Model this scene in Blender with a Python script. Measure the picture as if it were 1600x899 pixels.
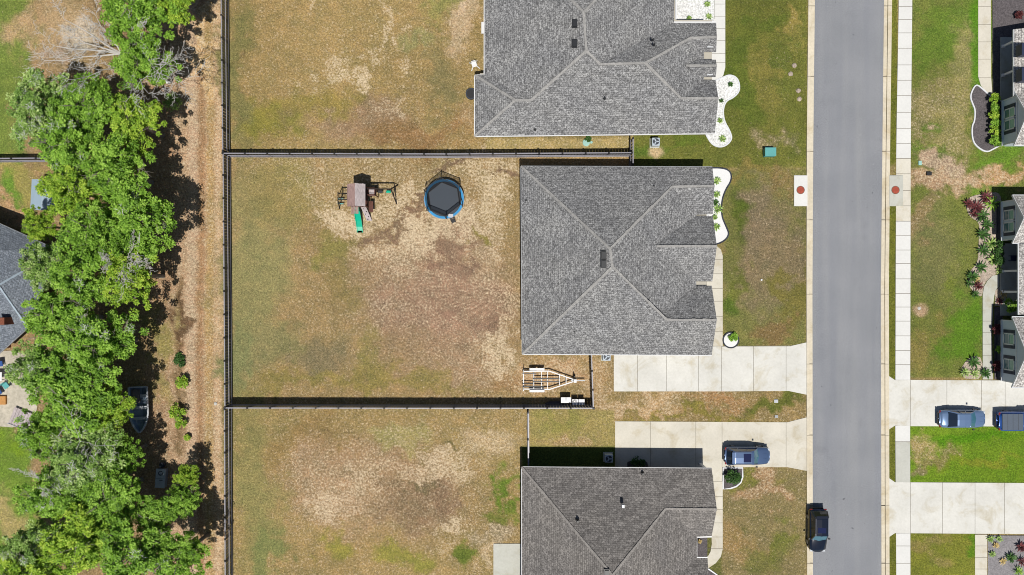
import bpy, math, random
import numpy as np
from mathutils import Vector, Matrix, noise as mnoise
random.seed(7)
rng = np.random.default_rng(11)
R = math.radians
SC = bpy.context.scene
for o in list(bpy.data.objects): bpy.data.objects.remove(o)
COL = SC.collection
# ------------------------------------------------------------ camera, sky, sun, exposure
S = 15.0                       # 15 photo pixels = 1 m on the ground
CH = 71.1                      # drone height
cam_d = bpy.data.cameras.new('camera'); cam_d.lens = 24; cam_d.sensor_width = 36
cam_d.clip_start = 0.5; cam_d.clip_end = 4000
cam = bpy.data.objects.new('camera', cam_d); COL.objects.link(cam)
cam.location = (0, 0, CH); cam.rotation_euler = (0, 0, 0); SC.camera = cam
SUN_EL = 66.5; SUN_X = 0.07    # sun stands in the south, a touch east
w = bpy.data.worlds.new('World'); SC.world = w; w.use_nodes = True
nt = w.node_tree; bg = nt.nodes['Background']
sky = nt.nodes.new('ShaderNodeTexSky'); sky.sky_type = 'NISHITA'; sky.sun_disc = False
sky.sun_elevation = R(SUN_EL); sky.sun_rotation = math.atan2(SUN_X, -1.0)
nt.links.new(sky.outputs[0], bg.inputs[0]); bg.inputs[1].default_value = 0.056
sd = bpy.data.lights.new('sun', 'SUN'); sd.energy = 5.0; sd.angle = R(0.5); sd.color = (1.0, 0.965, 0.9)
so = bpy.data.objects.new('sun', sd); COL.objects.link(so); so.location = (0, -60, 90)
hv = Vector((SUN_X, -1, 0)).normalized() * math.cos(R(SUN_EL))
so.rotation_euler = Vector((hv.x, hv.y, math.sin(R(SUN_EL)))).to_track_quat('Z', 'Y').to_euler()
SC.view_settings.view_transform = 'Standard'; SC.view_settings.look = 'None'
SC.view_settings.exposure = 0.0; SC.view_settings.gamma = 1.0
GAIN = 1.5
SC.render.filter_size = 1.0
try: SC.cycles.filter_width = 1.0
except Exception: pass
# ------------------------------------------------------------ helpers
def lin(c): c /= 255.0; return c/12.92 if c <= 0.04045 else ((c+0.055)/1.055)**2.4
def C(r, g, b): return (min(.9, lin(r)/GAIN), min(.9, lin(g)/GAIN), min(.9, lin(b)/GAIN), 1.0)
def P(px, py, h=0.0):          # where a point seen at photo pixel (px,py) stands when it is h metres up
    f = (CH-h)/CH
    return ((px-800.0)/S*f, (449.5-py)/S*f, h)
def G(px, py): return P(px, py)[:2]

def newmat(name):
    m = bpy.data.materials.new(name); m.use_nodes = True
    return m, m.node_tree, m.node_tree.nodes['Principled BSDF']
def N(nt, t, **kw):
    n = nt.nodes.new(t)
    for k, v in kw.items(): setattr(n, k, v)
    return n
def ramp(nt, stops, interp='LINEAR'):
    n = nt.nodes.new('ShaderNodeValToRGB'); e = n.color_ramp.elements; n.color_ramp.interpolation = interp
    e[0].position, e[0].color = stops[0]; e[1].position, e[1].color = stops[-1]
    for p, c in stops[1:-1]:
        x = e.new(p); x.color = c
    return n
def shade(c, k): return (min(1, c[0]*k), min(1, c[1]*k), min(1, c[2]*k), 1)
def speckle(name, col, amt=0.25, scale=3.0, big=0.3, bigscale=0.15, rough=0.9, metal=0.0, bump=0.0, coat=0.0, stretch=None, stain=False):
    m, t, b = newmat(name)
    tc = N(t, 'ShaderNodeTexCoord'); mp = N(t, 'ShaderNodeMapping')
    t.links.new(tc.outputs['Object'], mp.inputs[0])
    if stretch: mp.inputs['Scale'].default_value = stretch
    n1 = N(t, 'ShaderNodeTexNoise'); n1.inputs['Scale'].default_value = scale; n1.inputs['Detail'].default_value = 5; n1.inputs['Roughness'].default_value = .7
    n2 = N(t, 'ShaderNodeTexNoise'); n2.inputs['Scale'].default_value = bigscale; n2.inputs['Detail'].default_value = 4
    t.links.new(mp.outputs[0], n1.inputs[0]); t.links.new(tc.outputs['Object'], n2.inputs[0])
    r1 = ramp(t, [(.3, (1-amt,)*3+(1,)), (.7, (1+amt,)*3+(1,))]); r2 = ramp(t, [(.3, (1-big,)*3+(1,)), (.7, (1+big,)*3+(1,))])
    t.links.new(n1.outputs[0], r1.inputs[0]); t.links.new(n2.outputs[0], r2.inputs[0])
    x = N(t, 'ShaderNodeMix', data_type='RGBA', blend_type='MULTIPLY'); x.inputs[0].default_value = 1; x.inputs[6].default_value = col
    t.links.new(r1.outputs[0], x.inputs[7])
    y = N(t, 'ShaderNodeMix', data_type='RGBA', blend_type='MULTIPLY'); y.inputs[0].default_value = 1
    t.links.new(x.outputs[2], y.inputs[6]); t.links.new(r2.outputs[0], y.inputs[7])
    if stain:
        n4_ = N(t, 'ShaderNodeTexNoise'); n4_.inputs['Scale'].default_value = .45; n4_.inputs['Detail'].default_value = 6; n4_.inputs['Roughness'].default_value = .65; n4_.inputs['Distortion'].default_value = .8
        t.links.new(tc.outputs['Object'], n4_.inputs[0]); rr4 = ramp(t, [(.35, (1.05, 1.05, 1.06, 1)), (.52, (1, 1, 1, 1)), (.68, (.84, .79, .69, 1))]); t.links.new(n4_.outputs[0], rr4.inputs[0])
        z4 = N(t, 'ShaderNodeMix', data_type='RGBA', blend_type='MULTIPLY'); z4.inputs[0].default_value = 1; t.links.new(y.outputs[2], z4.inputs[6]); t.links.new(rr4.outputs[0], z4.inputs[7]); y = z4
    t.links.new(y.outputs[2], b.inputs['Base Color'])
    b.inputs['Roughness'].default_value = rough; b.inputs['Metallic'].default_value = metal; b.inputs['Coat Weight'].default_value = coat
    if rough > .6: b.inputs['Specular IOR Level'].default_value = .25
    if bump:
        bp = N(t, 'ShaderNodeBump'); bp.inputs['Strength'].default_value = bump; bp.inputs['Distance'].default_value = .05
        t.links.new(n1.outputs[0], bp.inputs['Height']); t.links.new(bp.outputs[0], b.inputs['Normal'])
    return m

class MB:
    def __init__(s): s.v = []; s.f = []; s.mi = []; s.uv = None
    def poly(s, pts, m=0):
        i = len(s.v); s.v += [tuple(p) for p in pts]; s.f.append(tuple(range(i, i+len(pts)))); s.mi.append(m); return s
    def box(s, x0, y0, z0, x1, y1, z1, m=0, top=1.0):
        i = len(s.v); cx, cy = (x0+x1)/2, (y0+y1)/2
        s.v += [(x0,y0,z0),(x1,y0,z0),(x1,y1,z0),(x0,y1,z0)]
        s.v += [(cx+(a-cx)*top, cy+(b-cy)*top, z1) for a, b in ((x0,y0),(x1,y0),(x1,y1),(x0,y1))]
        for q in ((3,2,1,0),(4,5,6,7),(0,1,5,4),(1,2,6,5),(2,3,7,6),(3,0,4,7)): s.f.append(tuple(i+k for k in q)); s.mi.append(m)
        return s
    def cbox(s, c, d, m=0, top=1.0):
        return s.box(c[0]-d[0]/2, c[1]-d[1]/2, c[2]-d[2]/2, c[0]+d[0]/2, c[1]+d[1]/2, c[2]+d[2]/2, m, top)
    def beam(s, a, b, w_, h_, m=0, up=(0, 0, 1)):
        a = Vector(a); b = Vector(b); d = (b-a).normalized(); u = Vector(up)
        if abs(d.dot(u)) > .99: u = Vector((0, 1, 0))
        sd_ = d.cross(u).normalized()*w_/2; uu = sd_.cross(d).normalized()*h_/2
        i = len(s.v)
        for p in (a, b):
            s.v += [tuple(p-sd_-uu), tuple(p+sd_-uu), tuple(p+sd_+uu), tuple(p-sd_+uu)]
        for q in ((0,1,2,3),(7,6,5,4),(0,4,5,1),(1,5,6,2),(2,6,7,3),(3,7,4,0)): s.f.append(tuple(i+k for k in q)); s.mi.append(m)
        return s
    def cyl(s, a, b, r0, r1=None, n=12, m=0, cap=True):
        r1 = r0 if r1 is None else r1
        a = Vector(a); b = Vector(b); d = (b-a).normalized(); u = Vector((0,0,1)) if abs(d.z) < .95 else Vector((1,0,0))
        x = d.cross(u).normalized(); y = d.cross(x).normalized(); i = len(s.v)
        for p, r in ((a, r0), (b, r1)):
            for k in range(n):
                an = 2*math.pi*k/n; s.v.append(tuple(p + x*math.cos(an)*r + y*math.sin(an)*r))
        for k in range(n):
            k2 = (k+1) % n; s.f.append((i+k, i+k2, i+n+k2, i+n+k)); s.mi.append(m)
        if cap:
            s.f.append(tuple(i+k for k in range(n))[::-1]); s.mi.append(m)
            s.f.append(tuple(i+n+k for k in range(n))); s.mi.append(m)
        return s
    def tube(s, pts, r, n=8, m=0):
        for a, b in zip(pts[:-1], pts[1:]): s.cyl(a, b, r, r, n, m)
        return s
    def prism(s, poly, z0, z1, m=0):
        ar = sum(poly[k][0]*poly[(k+1) % len(poly)][1]-poly[(k+1) % len(poly)][0]*poly[k][1] for k in range(len(poly)))
        if ar < 0: poly = poly[::-1]
        n = len(poly); i = len(s.v)
        s.v += [(p[0], p[1], z0) for p in poly] + [(p[0], p[1], z1) for p in poly]
        s.f.append(tuple(i+k for k in range(n))[::-1]); s.mi.append(m); s.f.append(tuple(i+n+k for k in range(n))); s.mi.append(m)
        for k in range(n):
            k2 = (k+1) % n; s.f.append((i+k, i+k2, i+n+k2, i+n+k)); s.mi.append(m)
        return s
    def ring(s, c, r0, r1, z0, z1, n=40, m=0, a0=0, a1=2*math.pi):
        full = abs(a1-a0-2*math.pi) < 1e-6
        K = n if full else n+1; i = len(s.v)
        for k in range(K):
            a = a0+(a1-a0)*k/n; ca, sa = math.cos(a), math.sin(a)
            s.v += [(c[0]+r0*ca, c[1]+r0*sa, z0), (c[0]+r1*ca, c[1]+r1*sa, z0), (c[0]+r1*ca, c[1]+r1*sa, z1), (c[0]+r0*ca, c[1]+r0*sa, z1)]
        for k in range(n):
            a = i+4*k; b = i+4*((k+1) % K)
            for q in range(4):
                q2 = (q+1) % 4; s.f.append((a+q, b+q, b+q2, a+q2)); s.mi.append(m)
        return s
    def strip(s, pts, w_, z0, z1, m=0, closed=False):   # raised strip following a 2-D line
        L = len(pts); offs = []
        for k in range(L):
            a = Vector(pts[k-1] if (k or closed) else pts[0]); b = Vector(pts[(k+1) % L] if (k < L-1 or closed) else pts[-1])
            d = (b-a).normalized(); offs.append(Vector((-d.y, d.x))*w_/2)
        i = len(s.v)
        for p, o in zip(pts, offs):
            s.v += [(p[0]-o.x, p[1]-o.y, z0), (p[0]+o.x, p[1]+o.y, z0), (p[0]+o.x, p[1]+o.y, z1), (p[0]-o.x, p[1]-o.y, z1)]
        for k in range(L if closed else L-1):
            a = i+4*k; b = i+4*((k+1) % L)
            for q in range(4):
                q2 = (q+1) % 4; s.f.append((a+q, b+q, b+q2, a+q2)); s.mi.append(m)
        if not closed:
            s.f.append((i, i+1, i+2, i+3)); s.mi.append(m); e = i+4*(L-1); s.f.append((e+3, e+2, e+1, e)); s.mi.append(m)
        return s
    def build(s, name, mats, root=None, world=False, smooth=False, bevel=0, sub=0):
        me = bpy.data.meshes.new(name)
        off = Vector((0, 0, 0))
        if world and root is not None: off = root.matrix_basis.translation if root.parent is None else root.parent.matrix_basis.translation
        me.from_pydata([(v[0]-off.x, v[1]-off.y, v[2]-off.z) for v in s.v], [], s.f)
        if not isinstance(mats, (list, tuple)): mats = [mats]
        for m in mats: me.materials.append(m)
        me.polygons.foreach_set('material_index', s.mi)
        if smooth: me.polygons.foreach_set('use_smooth', [True]*len(me.polygons))
        if s.uv: 
            l = me.uv_layers.new(name='UVMap'); k = 0
            for fi, f in enumerate(s.f):
                for q in s.uv[fi]: l.data[k].uv = q; k += 1
        me.update()
        o = bpy.data.objects.new(name, me); COL.objects.link(o)
        if root is not None: o.parent = root
        if bevel:
            b = o.modifiers.new('bevel', 'BEVEL'); b.width = bevel; b.segments = 2; b.limit_method = 'ANGLE'
        if sub:
            b = o.modifiers.new('sub', 'SUBSURF'); b.levels = sub; b.render_levels = sub
        return o
def thing(name, label, cat, loc=(0, 0, 0), rz=0, group=None):
    o = bpy.data.objects.new(name, None); COL.objects.link(o); o.location = loc; o.rotation_euler = (0, 0, rz)
    o['label'] = label; o['category'] = cat; o.empty_display_size = .3
    if group: o['group'] = group
    return o
def tag(o, label, cat, group=None):
    o['label'] = label; o['category'] = cat
    if group: o['group'] = group
    return o
def struct(o, kind='structure'): o['kind'] = kind; return o
def dup(o, parent=None):
    c = o.copy(); COL.objects.link(c)
    if parent is not None: c.parent = parent
    for ch in [k for k in CHILD.get(o.name, [])]: dup(ch, c)
    return c
CHILD = {}
def index_children():
    CHILD.clear()
    for o in bpy.data.objects:
        if o.parent: CHILD.setdefault(o.parent.name, []).append(o)
def copy_thing(src, loc, rz, scale=1.0, label=None, group=None):
    c = dup(src); c.location = loc; c.rotation_euler = (0, 0, rz)
    c.scale = (scale,)*3 if not isinstance(scale, tuple) else scale
    if label: c['label'] = label
    if group: c['group'] = group
    return c
# ------------------------------------------------------------ materials
M = {}
def plain(name, col, rough=.5, metal=0, coat=0, spec=.5):
    m, t, b = newmat(name); b.inputs['Base Color'].default_value = col; b.inputs['Roughness'].default_value = rough
    b.inputs['Metallic'].default_value = metal; b.inputs['Coat Weight'].default_value = coat; b.inputs['Specular IOR Level'].default_value = spec
    M[name] = m; return m
def sp(name, *a, **k): M[name] = speckle(name, *a, **k); return M[name]
sp('conc_white', C(238, 237, 233), .05, 5, .04, .4, bump=.05)
sp('conc_beige', C(226, 220, 205), .06, 5, .07, .35, bump=.05, stain=True)
sp('conc_drive', C(230, 228, 220), .06, 4, .07, .3, bump=.05, stain=True)
sp('conc_grey', C(205, 205, 195), .06, 5, .06, .4, bump=.05, stain=True)
sp('curb', C(228, 217, 194), .1, 4, .06, .3, bump=.05, stain=True)
sp('joint', C(120, 112, 98), .3, 8, .1, 1)
sp('gravel_white', C(240, 240, 238), .5, 6, .05, .5, bump=.6)
sp('gravel_pure', C(247, 247, 247), .05, 9, .02, .5, bump=.3)
sp('mulch_dark', C(104, 98, 100), .55, 8, .1, .6, bump=.8)
sp('mulch_grey', C(150, 146, 148), .35, 7, .12, .6, bump=.8)
sp('stones_tan', C(192, 176, 160), .5, 7, .1, .6, bump=.8)
sp('fence_face', C(62, 62, 66), .3, 3, .15, .6, rough=.45)
sp('fence_dark', C(42, 42, 46), .3, 6, .15, .6, rough=.5)
sp('rail', C(158, 156, 164), .15, 6, .1, .6, rough=.4)
sp('wall_blue', C(225, 236, 250), .04, 3, .03, .5, stretch=(1, 1, 12), bump=.15)
sp('wall_cream', C(200, 194, 180), .05, 3, .03, .5, stretch=(1, 1, 12), bump=.15)
sp('stone_dark', C(62, 66, 76), .5, 6, .2, 1, bump=.5)
sp('brick_red', C(140, 85, 65), .3, 7, .1, 1, bump=.3)
sp('bark', C(150, 142, 128), .35, 6, .15, 1, bump=.4)
sp('bark_pale', C(212, 208, 202), .2, 6, .1, 1)
sp('wood_pink', C(176, 146, 140), .5, 5, .15, 1.5, stretch=(9, .6, 1), bump=.2)
sp('wood_grey', C(196, 184, 184), .45, 5, .15, 1.5, stretch=(9, .6, 1), bump=.2)
sp('wood_brown', C(112, 76, 66), .25, 5, .15, 1.5, bump=.1)
sp('wood_dark', C(52, 45, 43), .25, 5, .15, 1.5)
sp('metal_pale', C(205, 208, 214), .12, 4, .08, 1, rough=.35, metal=.0)
sp('galv', C(168, 172, 176), .12, 6, .08, 1, rough=.4, metal=.2)
sp('white_paint', C(244, 244, 244), .03, 4, .03, 1, rough=.4)
sp('trim', C(236, 238, 242), .03, 4, .03, 1, rough=.5)
sp('rubber', C(32, 32, 34), .2, 8, .1, 1, rough=.8)
sp('slide_green', C(0, 190, 152), .04, 4, .04, 1, rough=.3)
sp('tramp_mat', C(50, 61, 74), .05, 30, .04, 1, rough=.6)
sp('tramp_pad', C(40, 150, 210), .12, 3, .12, 1.2, rough=.45)
sp('util_teal', C(98, 178, 176), .08, 5, .06, 1, rough=.5)
sp('util_aqua', C(170, 215, 205), .08, 5, .06, 1, rough=.5)
sp('ac_paint', C(196, 210, 222), .08, 5, .05, 1, rough=.5)
sp('ac_dark', C(55, 62, 75), .3, 9, .1, 1, rough=.6)
sp('lid_red', C(176, 84, 64), .2, 8, .12, 2, rough=.7)
sp('black_plastic', C(38, 38, 42), .2, 6, .1, 1, rough=.5)
sp('vent_black', C(36, 38, 42), .2, 6, .1, 1, rough=.5)
sp('red_leafy', C(165, 40, 45), .3, 8, .1, 1)
sp('blue_cloth', C(60, 95, 160), .15, 8, .1, 1)
sp('orange_cloth', C(205, 150, 90), .15, 8, .1, 1)
sp('shutter', C(44, 54, 84), .1, 8, .05, 1, rough=.5)
sp('tarp', C(120, 112, 108), .25, 3, .15, 1, rough=.7)
sp('boat_metal', C(150, 170, 190), .12, 4, .1, 1, rough=.35)
sp('shed_roof', C(165, 185, 200), .08, 3, .06, 1, rough=.4, stretch=(9, .6, 1))
sp('patio_worn', C(205, 196, 178), .22, 3, .15, .5, bump=.2)
sp('rock', C(215, 212, 205), .15, 5, .1, 1, bump=.4)
plain('glass_win', C(95, 130, 140), .12, 0, 0, .5)
plain('glass_blind', C(165, 205, 190), .2)
plain('car_glass', (.012, .02, .035, 1), .04, 0, 0, .8)
plain('windshield', (.05, .14, .19, 1), .05, 0, 0, .8)
plain('sunroof', (.008, .012, .05, 1), .06, 0, 0, .8)
plain('paint_silver', C(96, 120, 160), .25, .4, .8)
plain('paint_pale', C(128, 156, 196), .25, .4, .8)
plain('paint_navy', C(20, 28, 46), .18, .2, 1)
plain('paint_blue', C(48, 96, 178), .28, .3, .8)
plain('chrome', C(220, 222, 226), .15, .8)
plain('lamp_red', C(150, 20, 22), .2); plain('lamp_clear', C(225, 230, 235), .12)
sp('tonneau', C(84, 96, 112), .1, 9, .05, 1, rough=.6)

def net_mat():
    m, t, b = newmat('net'); b.inputs['Base Color'].default_value = C(30, 30, 32); b.inputs['Roughness'].default_value = .9
    tr = N(t, 'ShaderNodeBsdfTransparent'); mx = N(t, 'ShaderNodeMixShader'); mx.inputs[0].default_value = .6
    t.links.new(tr.outputs[0], mx.inputs[1]); t.links.new(b.outputs[0], mx.inputs[2]); t.links.new(mx.outputs[0], t.nodes['Material Output'].inputs[0]); M['net'] = m
net_mat()
def asphalt():
    m, t, b = newmat('asphalt'); tc = N(t, 'ShaderNodeTexCoord')
    n1 = N(t, 'ShaderNodeTexNoise'); n1.inputs['Scale'].default_value = 9; n1.inputs['Detail'].default_value = 6; n1.inputs['Roughness'].default_value = .8
    mp = N(t, 'ShaderNodeMapping'); mp.inputs['Scale'].default_value = (1.1, .05, 1)
    n2 = N(t, 'ShaderNodeTexNoise'); n2.inputs['Scale'].default_value = .8; n2.inputs['Detail'].default_value = 3
    n3 = N(t, 'ShaderNodeTexNoise'); n3.inputs['Scale'].default_value = .25; n3.inputs['Detail'].default_value = 5
    t.links.new(tc.outputs['Object'], n1.inputs[0]); t.links.new(tc.outputs['Object'], mp.inputs[0]); t.links.new(mp.outputs[0], n2.inputs[0]); t.links.new(tc.outputs['Object'], n3.inputs[0])
    a = ramp(t, [(.3, (.8,)*3+(1,)), (.7, (1.2,)*3+(1,))]); c = ramp(t, [(.3, C(144, 147, 154)), (.7, C(155, 157, 161))]); d = ramp(t, [(.3, (.93, .93, .93, 1)), (.7, (1.07, 1.06, 1.05, 1))])
    t.links.new(n1.outputs[0], a.inputs[0]); t.links.new(n2.outputs[0], c.inputs[0]); t.links.new(n3.outputs[0], d.inputs[0])
    x = N(t, 'ShaderNodeMix', data_type='RGBA', blend_type='MULTIPLY'); x.inputs[0].default_value = 1
    y = N(t, 'ShaderNodeMix', data_type='RGBA', blend_type='MULTIPLY'); y.inputs[0].default_value = 1
    t.links.new(c.outputs[0], x.inputs[6]); t.links.new(a.outputs[0], x.inputs[7]); t.links.new(x.outputs[2], y.inputs[6]); t.links.new(d.outputs[0], y.inputs[7])
    for sc2, lo_, hi_, colr in ((1.7, .70, .74, (.55, .55, .56, 1)), (.5, .62, .75, (.86, .86, .87, 1)), (2.3, .71, .74, (1.25, 1.24, 1.2, 1))):
        n4_ = N(t, 'ShaderNodeTexNoise'); n4_.inputs['Scale'].default_value = sc2; n4_.inputs['Detail'].default_value = 4; n4_.noise_dimensions = '4D'; n4_.inputs['W'].default_value = sc2*3
        t.links.new(tc.outputs['Object'], n4_.inputs[0]); rr4 = ramp(t, [(lo_, (1, 1, 1, 1)), (hi_, colr)]); t.links.new(n4_.outputs[0], rr4.inputs[0])
        z4 = N(t, 'ShaderNodeMix', data_type='RGBA', blend_type='MULTIPLY'); z4.inputs[0].default_value = 1; t.links.new(y.outputs[2], z4.inputs[6]); t.links.new(rr4.outputs[0], z4.inputs[7]); y = z4
    t.links.new(y.outputs[2], b.inputs['Base Color']); b.inputs['Roughness'].default_value = .9; b.inputs['Specular IOR Level'].default_value = .2
    bp = N(t, 'ShaderNodeBump'); bp.inputs['Strength'].default_value = .3; bp.inputs['Distance'].default_value = .02
    t.links.new(n1.outputs[0], bp.inputs['Height']); t.links.new(bp.outputs[0], b.inputs['Normal']); M['asphalt'] = m
asphalt()
def shingle(name, dark, light, bw=.46, rh=.26, tone=1.0):
    m, t, b = newmat(name); uv = N(t, 'ShaderNodeUVMap')
    def br(w_, h_, off, sq):
        n = N(t, 'ShaderNodeTexBrick'); n.offset = off; n.squash = sq
        n.inputs['Scale'].default_value = 1; n.inputs['Brick Width'].default_value = w_; n.inputs['Row Height'].default_value = h_
        n.inputs['Mortar Size'].default_value = .022; n.inputs['Mortar Smooth'].default_value = .4; n.inputs['Bias'].default_value = 0
        n.inputs['Color1'].default_value = shade(dark, .9); n.inputs['Color2'].default_value = light; n.inputs['Mortar'].default_value = shade(dark, .55)
        t.links.new(uv.outputs[0], n.inputs[0]); return n
    a = br(bw, rh, .5, 1); c = br(bw*.47, rh*.5, .35, 1)
    x = N(t, 'ShaderNodeMix', data_type='RGBA'); x.inputs[0].default_value = .42
    t.links.new(a.outputs[0], x.inputs[6]); t.links.new(c.outputs[0], x.inputs[7])
    n1 = N(t, 'ShaderNodeTexNoise'); n1.inputs['Scale'].default_value = 6.6; n1.inputs['Detail'].default_value = 1.5; n1.inputs['Distortion'].default_value = .8
    n2 = N(t, 'ShaderNodeTexNoise'); n2.inputs['Scale'].default_value = .3; n2.inputs['Detail'].default_value = 4
    t.links.new(uv.outputs[0], n1.inputs[0]); t.links.new(uv.outputs[0], n2.inputs[0])
    lo = 1-.34*tone; hi = 1+.34*tone; r1 = ramp(t, [(.44, (lo, lo, lo, 1)), (.56, (hi, hi, hi, 1))]); r2 = ramp(t, [(.3, (.93, .93, .95, 1)), (.7, (1.07, 1.06, 1.05, 1))])
    t.links.new(n1.outputs[0], r1.inputs[0]); t.links.new(n2.outputs[0], r2.inputs[0])
    y = N(t, 'ShaderNodeMix', data_type='RGBA', blend_type='MULTIPLY'); y.inputs[0].default_value = 1
    z = N(t, 'ShaderNodeMix', data_type='RGBA', blend_type='MULTIPLY'); z.inputs[0].default_value = 1
    t.links.new(x.outputs[2], y.inputs[6]); t.links.new(r1.outputs[0], y.inputs[7]); t.links.new(y.outputs[2], z.inputs[6]); t.links.new(r2.outputs[0], z.inputs[7])
    t.links.new(z.outputs[2], b.inputs['Base Color']); b.inputs['Roughness'].default_value = .95; b.inputs['Specular IOR Level'].default_value = .15
    bp = N(t, 'ShaderNodeBump'); bp.inputs['Strength'].default_value = .35; bp.inputs['Distance'].default_value = .02
    t.links.new(a.outputs['Fac'], bp.inputs['Height']); bp.invert = True; t.links.new(bp.outputs[0], b.inputs['Normal'])
    M[name] = m
shingle('shingle_grey', C(132, 132, 133), C(184, 184, 183), .36, .21)
shingle('shingle_warm', C(124, 120, 117), C(172, 167, 162), .34, .2, .6)
shingle('shingle_pale', C(172, 168, 164), C(232, 228, 222))
shingle('shingle_slate', C(124, 132, 142), C(158, 166, 176), .34, .2, .6)
sp('cap_grey', C(170, 168, 165), .3, 5, .08, 1); sp('cap_warm', C(160, 155, 150), .3, 5, .08, 1); sp('cap_slate', C(168, 182, 194), .1, 5, .05, 1)

def leafmat(name, stops, trans=.28):
    m, t, b = newmat(name); at = N(t, 'ShaderNodeAttribute', attribute_name='rnd')
    r = ramp(t, stops); t.links.new(at.outputs['Fac'], r.inputs[0]); t.links.new(r.outputs[0], b.inputs['Base Color'])
    b.inputs['Roughness'].default_value = .6; b.inputs['Specular IOR Level'].default_value = .3
    tl = N(t, 'ShaderNodeBsdfTranslucent'); mx = N(t, 'ShaderNodeMixShader'); mx.inputs[0].default_value = trans
    hs = N(t, 'ShaderNodeHueSaturation'); hs.inputs['Value'].default_value = 1.2; hs.inputs['Saturation'].default_value = 1.1
    t.links.new(r.outputs[0], hs.inputs['Color']); t.links.new(hs.outputs[0], tl.inputs[0])
    t.links.new(b.outputs[0], mx.inputs[1]); t.links.new(tl.outputs[0], mx.inputs[2]); t.links.new(mx.outputs[0], t.nodes['Material Output'].inputs[0]); M[name] = m
leafmat('leaf_oak', [(0, (.05, .12, .013, 1)), (.45, (.185, .35, .032, 1)), (1, (.40, .60, .10, 1))])
leafmat('leaf_lime', [(0, (.09, .17, .02, 1)), (.45, (.23, .39, .028, 1)), (1, (.56, .67, .1, 1))])
leafmat('leaf_soft', [(0, (.07, .14, .03, 1)), (.45, (.20, .34, .06, 1)), (1, (.52, .63, .25, 1))])
leafmat('leaf_dark', [(0, (.02, .06, .012, 1)), (1, (.07, .16, .03, 1))], .2)
leafmat('leaf_red', [(0, (.04, .012, .015, 1)), (1, (.16, .04, .04, 1))], .15)
leafmat('leaf_straw', [(0, (.3, .22, .06, 1)), (1, (.6, .45, .2, 1))], .15)
leafmat('leaf_moss', [(0, (.3, .33, .27, 1)), (1, (.55, .56, .5, 1))], .2)
# ------------------------------------------------------------ numpy noise for the ground's own colour
def vnoise(x, y, seed):
    rr = np.random.default_rng(seed).random((256, 256))
    xi = np.floor(x).astype(int); yi = np.floor(y).astype(int); fx = x-xi; fy = y-yi
    fx = fx*fx*(3-2*fx); fy = fy*fy*(3-2*fy)
    g = lambda a, b: rr[a % 256, b % 256]
    return (g(xi, yi)*(1-fx)+g(xi+1, yi)*fx)*(1-fy)+(g(xi, yi+1)*(1-fx)+g(xi+1, yi+1)*fx)*fy
def fbm(x, y, seed, oct_=4):
    s = 0; a = .5; t_ = 0
    for k in range(oct_):
        s = s+a*vnoise(x, y, seed+k); t_ += a; x = x*2.03; y = y*2.03; a *= .55
    return s/t_
def L3(r, g, b):
    m = (r+g+b)/3; q = .93; return np.array(C(*[min(255, (m+(v-m)*q)*1.03) for v in (r, g, b)])[:3])
xs = np.concatenate([[-9000, -3000, -1200, -500, -250], np.arange(-120, 1721, 2.6), [1850, 2100, 2800, 4600, 10500]])
ys = np.concatenate([[-9000, -3000, -1200, -500, -250], np.arange(-100, 1001, 2.6), [1150, 1400, 2100, 3900, 9900]])
PX, PY = np.meshgrid(xs, ys)
n1 = fbm(PX/60, PY/60, 1); n2 = fbm(PX/60+50, PY/60+9, 5); n3 = fbm(PX/14, PY/14, 20); n4 = fbm(PX/130, PY/130, 33)
n5 = fbm(PX/5, PY/5, 51)
WX = PX+(n1-.5)*80+(n3-.5)*44+(n5-.5)*16; WY = PY+(n2-.5)*80+(fbm(PX/14+7, PY/14, 25)-.5)*44+(fbm(PX/5+3, PY/5, 57)-.5)*16
tint = np.zeros(PX.shape+(3,)); tint[:] = L3(150, 132, 84)
straw = np.full(PX.shape, .25)
def ss(x, a, b): t_ = np.clip((x-a)/(b-a), 0, 1); return t_*t_*(3-2*t_)
def rect(x0, x1, y0, y1, col=None, st=None, f=3, wob=0.0, k=1.0):
    X = PX+(WX-PX)*wob; Y = PY+(WY-PY)*wob
    m = ss(X, x0-f, x0+f)*(1-ss(X, x1-f, x1+f))*ss(Y, y0-f, y0+f)*(1-ss(Y, y1-f, y1+f))*k
    if col is not None: tint[:] = tint*(1-m[..., None])+L3(*col)*m[..., None]
    if st is not None: straw[:] = straw*(1-m)+st*m
def ell(cx, cy, rx, ry, col=None, st=None, k=.9, wob=1.0):
    X = PX+(WX-PX)*wob; Y = PY+(WY-PY)*wob
    d = np.sqrt(((X-cx)/rx)**2+((Y-cy)/ry)**2); m = (1-ss(d, .45, 1.25))*k
    if col is not None: tint[:] = tint*(1-m[..., None])+L3(*col)*m[..., None]
    if st is not None: straw[:] = straw*(1-m)+st*m
OL = (148, 138, 82); GR = (128, 130, 66); BR = (156, 128, 98); GG = (104, 118, 48)
# left land
rect(-9999, 290, -9999, 9999, (158, 132, 92), .3, 6)
rect(-9999, 30, -9999, 270, (120, 138, 62), .1, 16, 1)
ell(90, 40, 75, 60, (190, 160, 118), .35); ell(120, 55, 40, 30, (205, 190, 170), .5); ell(80, 90, 40, 18, (170, 150, 130), .3)
ell(20, 300, 30, 22, (100, 145, 45), 0); ell(40, 275, 60, 26, (160, 150, 82), .2); ell(30, 330, 40, 14, (190, 150, 110), .4)
rect(-9999, 60, 668, 9999, (112, 140, 52), .05, 10, 1); ell(10, 815, 26, 60, (168, 152, 98), .25); ell(20, 700, 30, 20, (120, 150, 40), 0)
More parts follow.
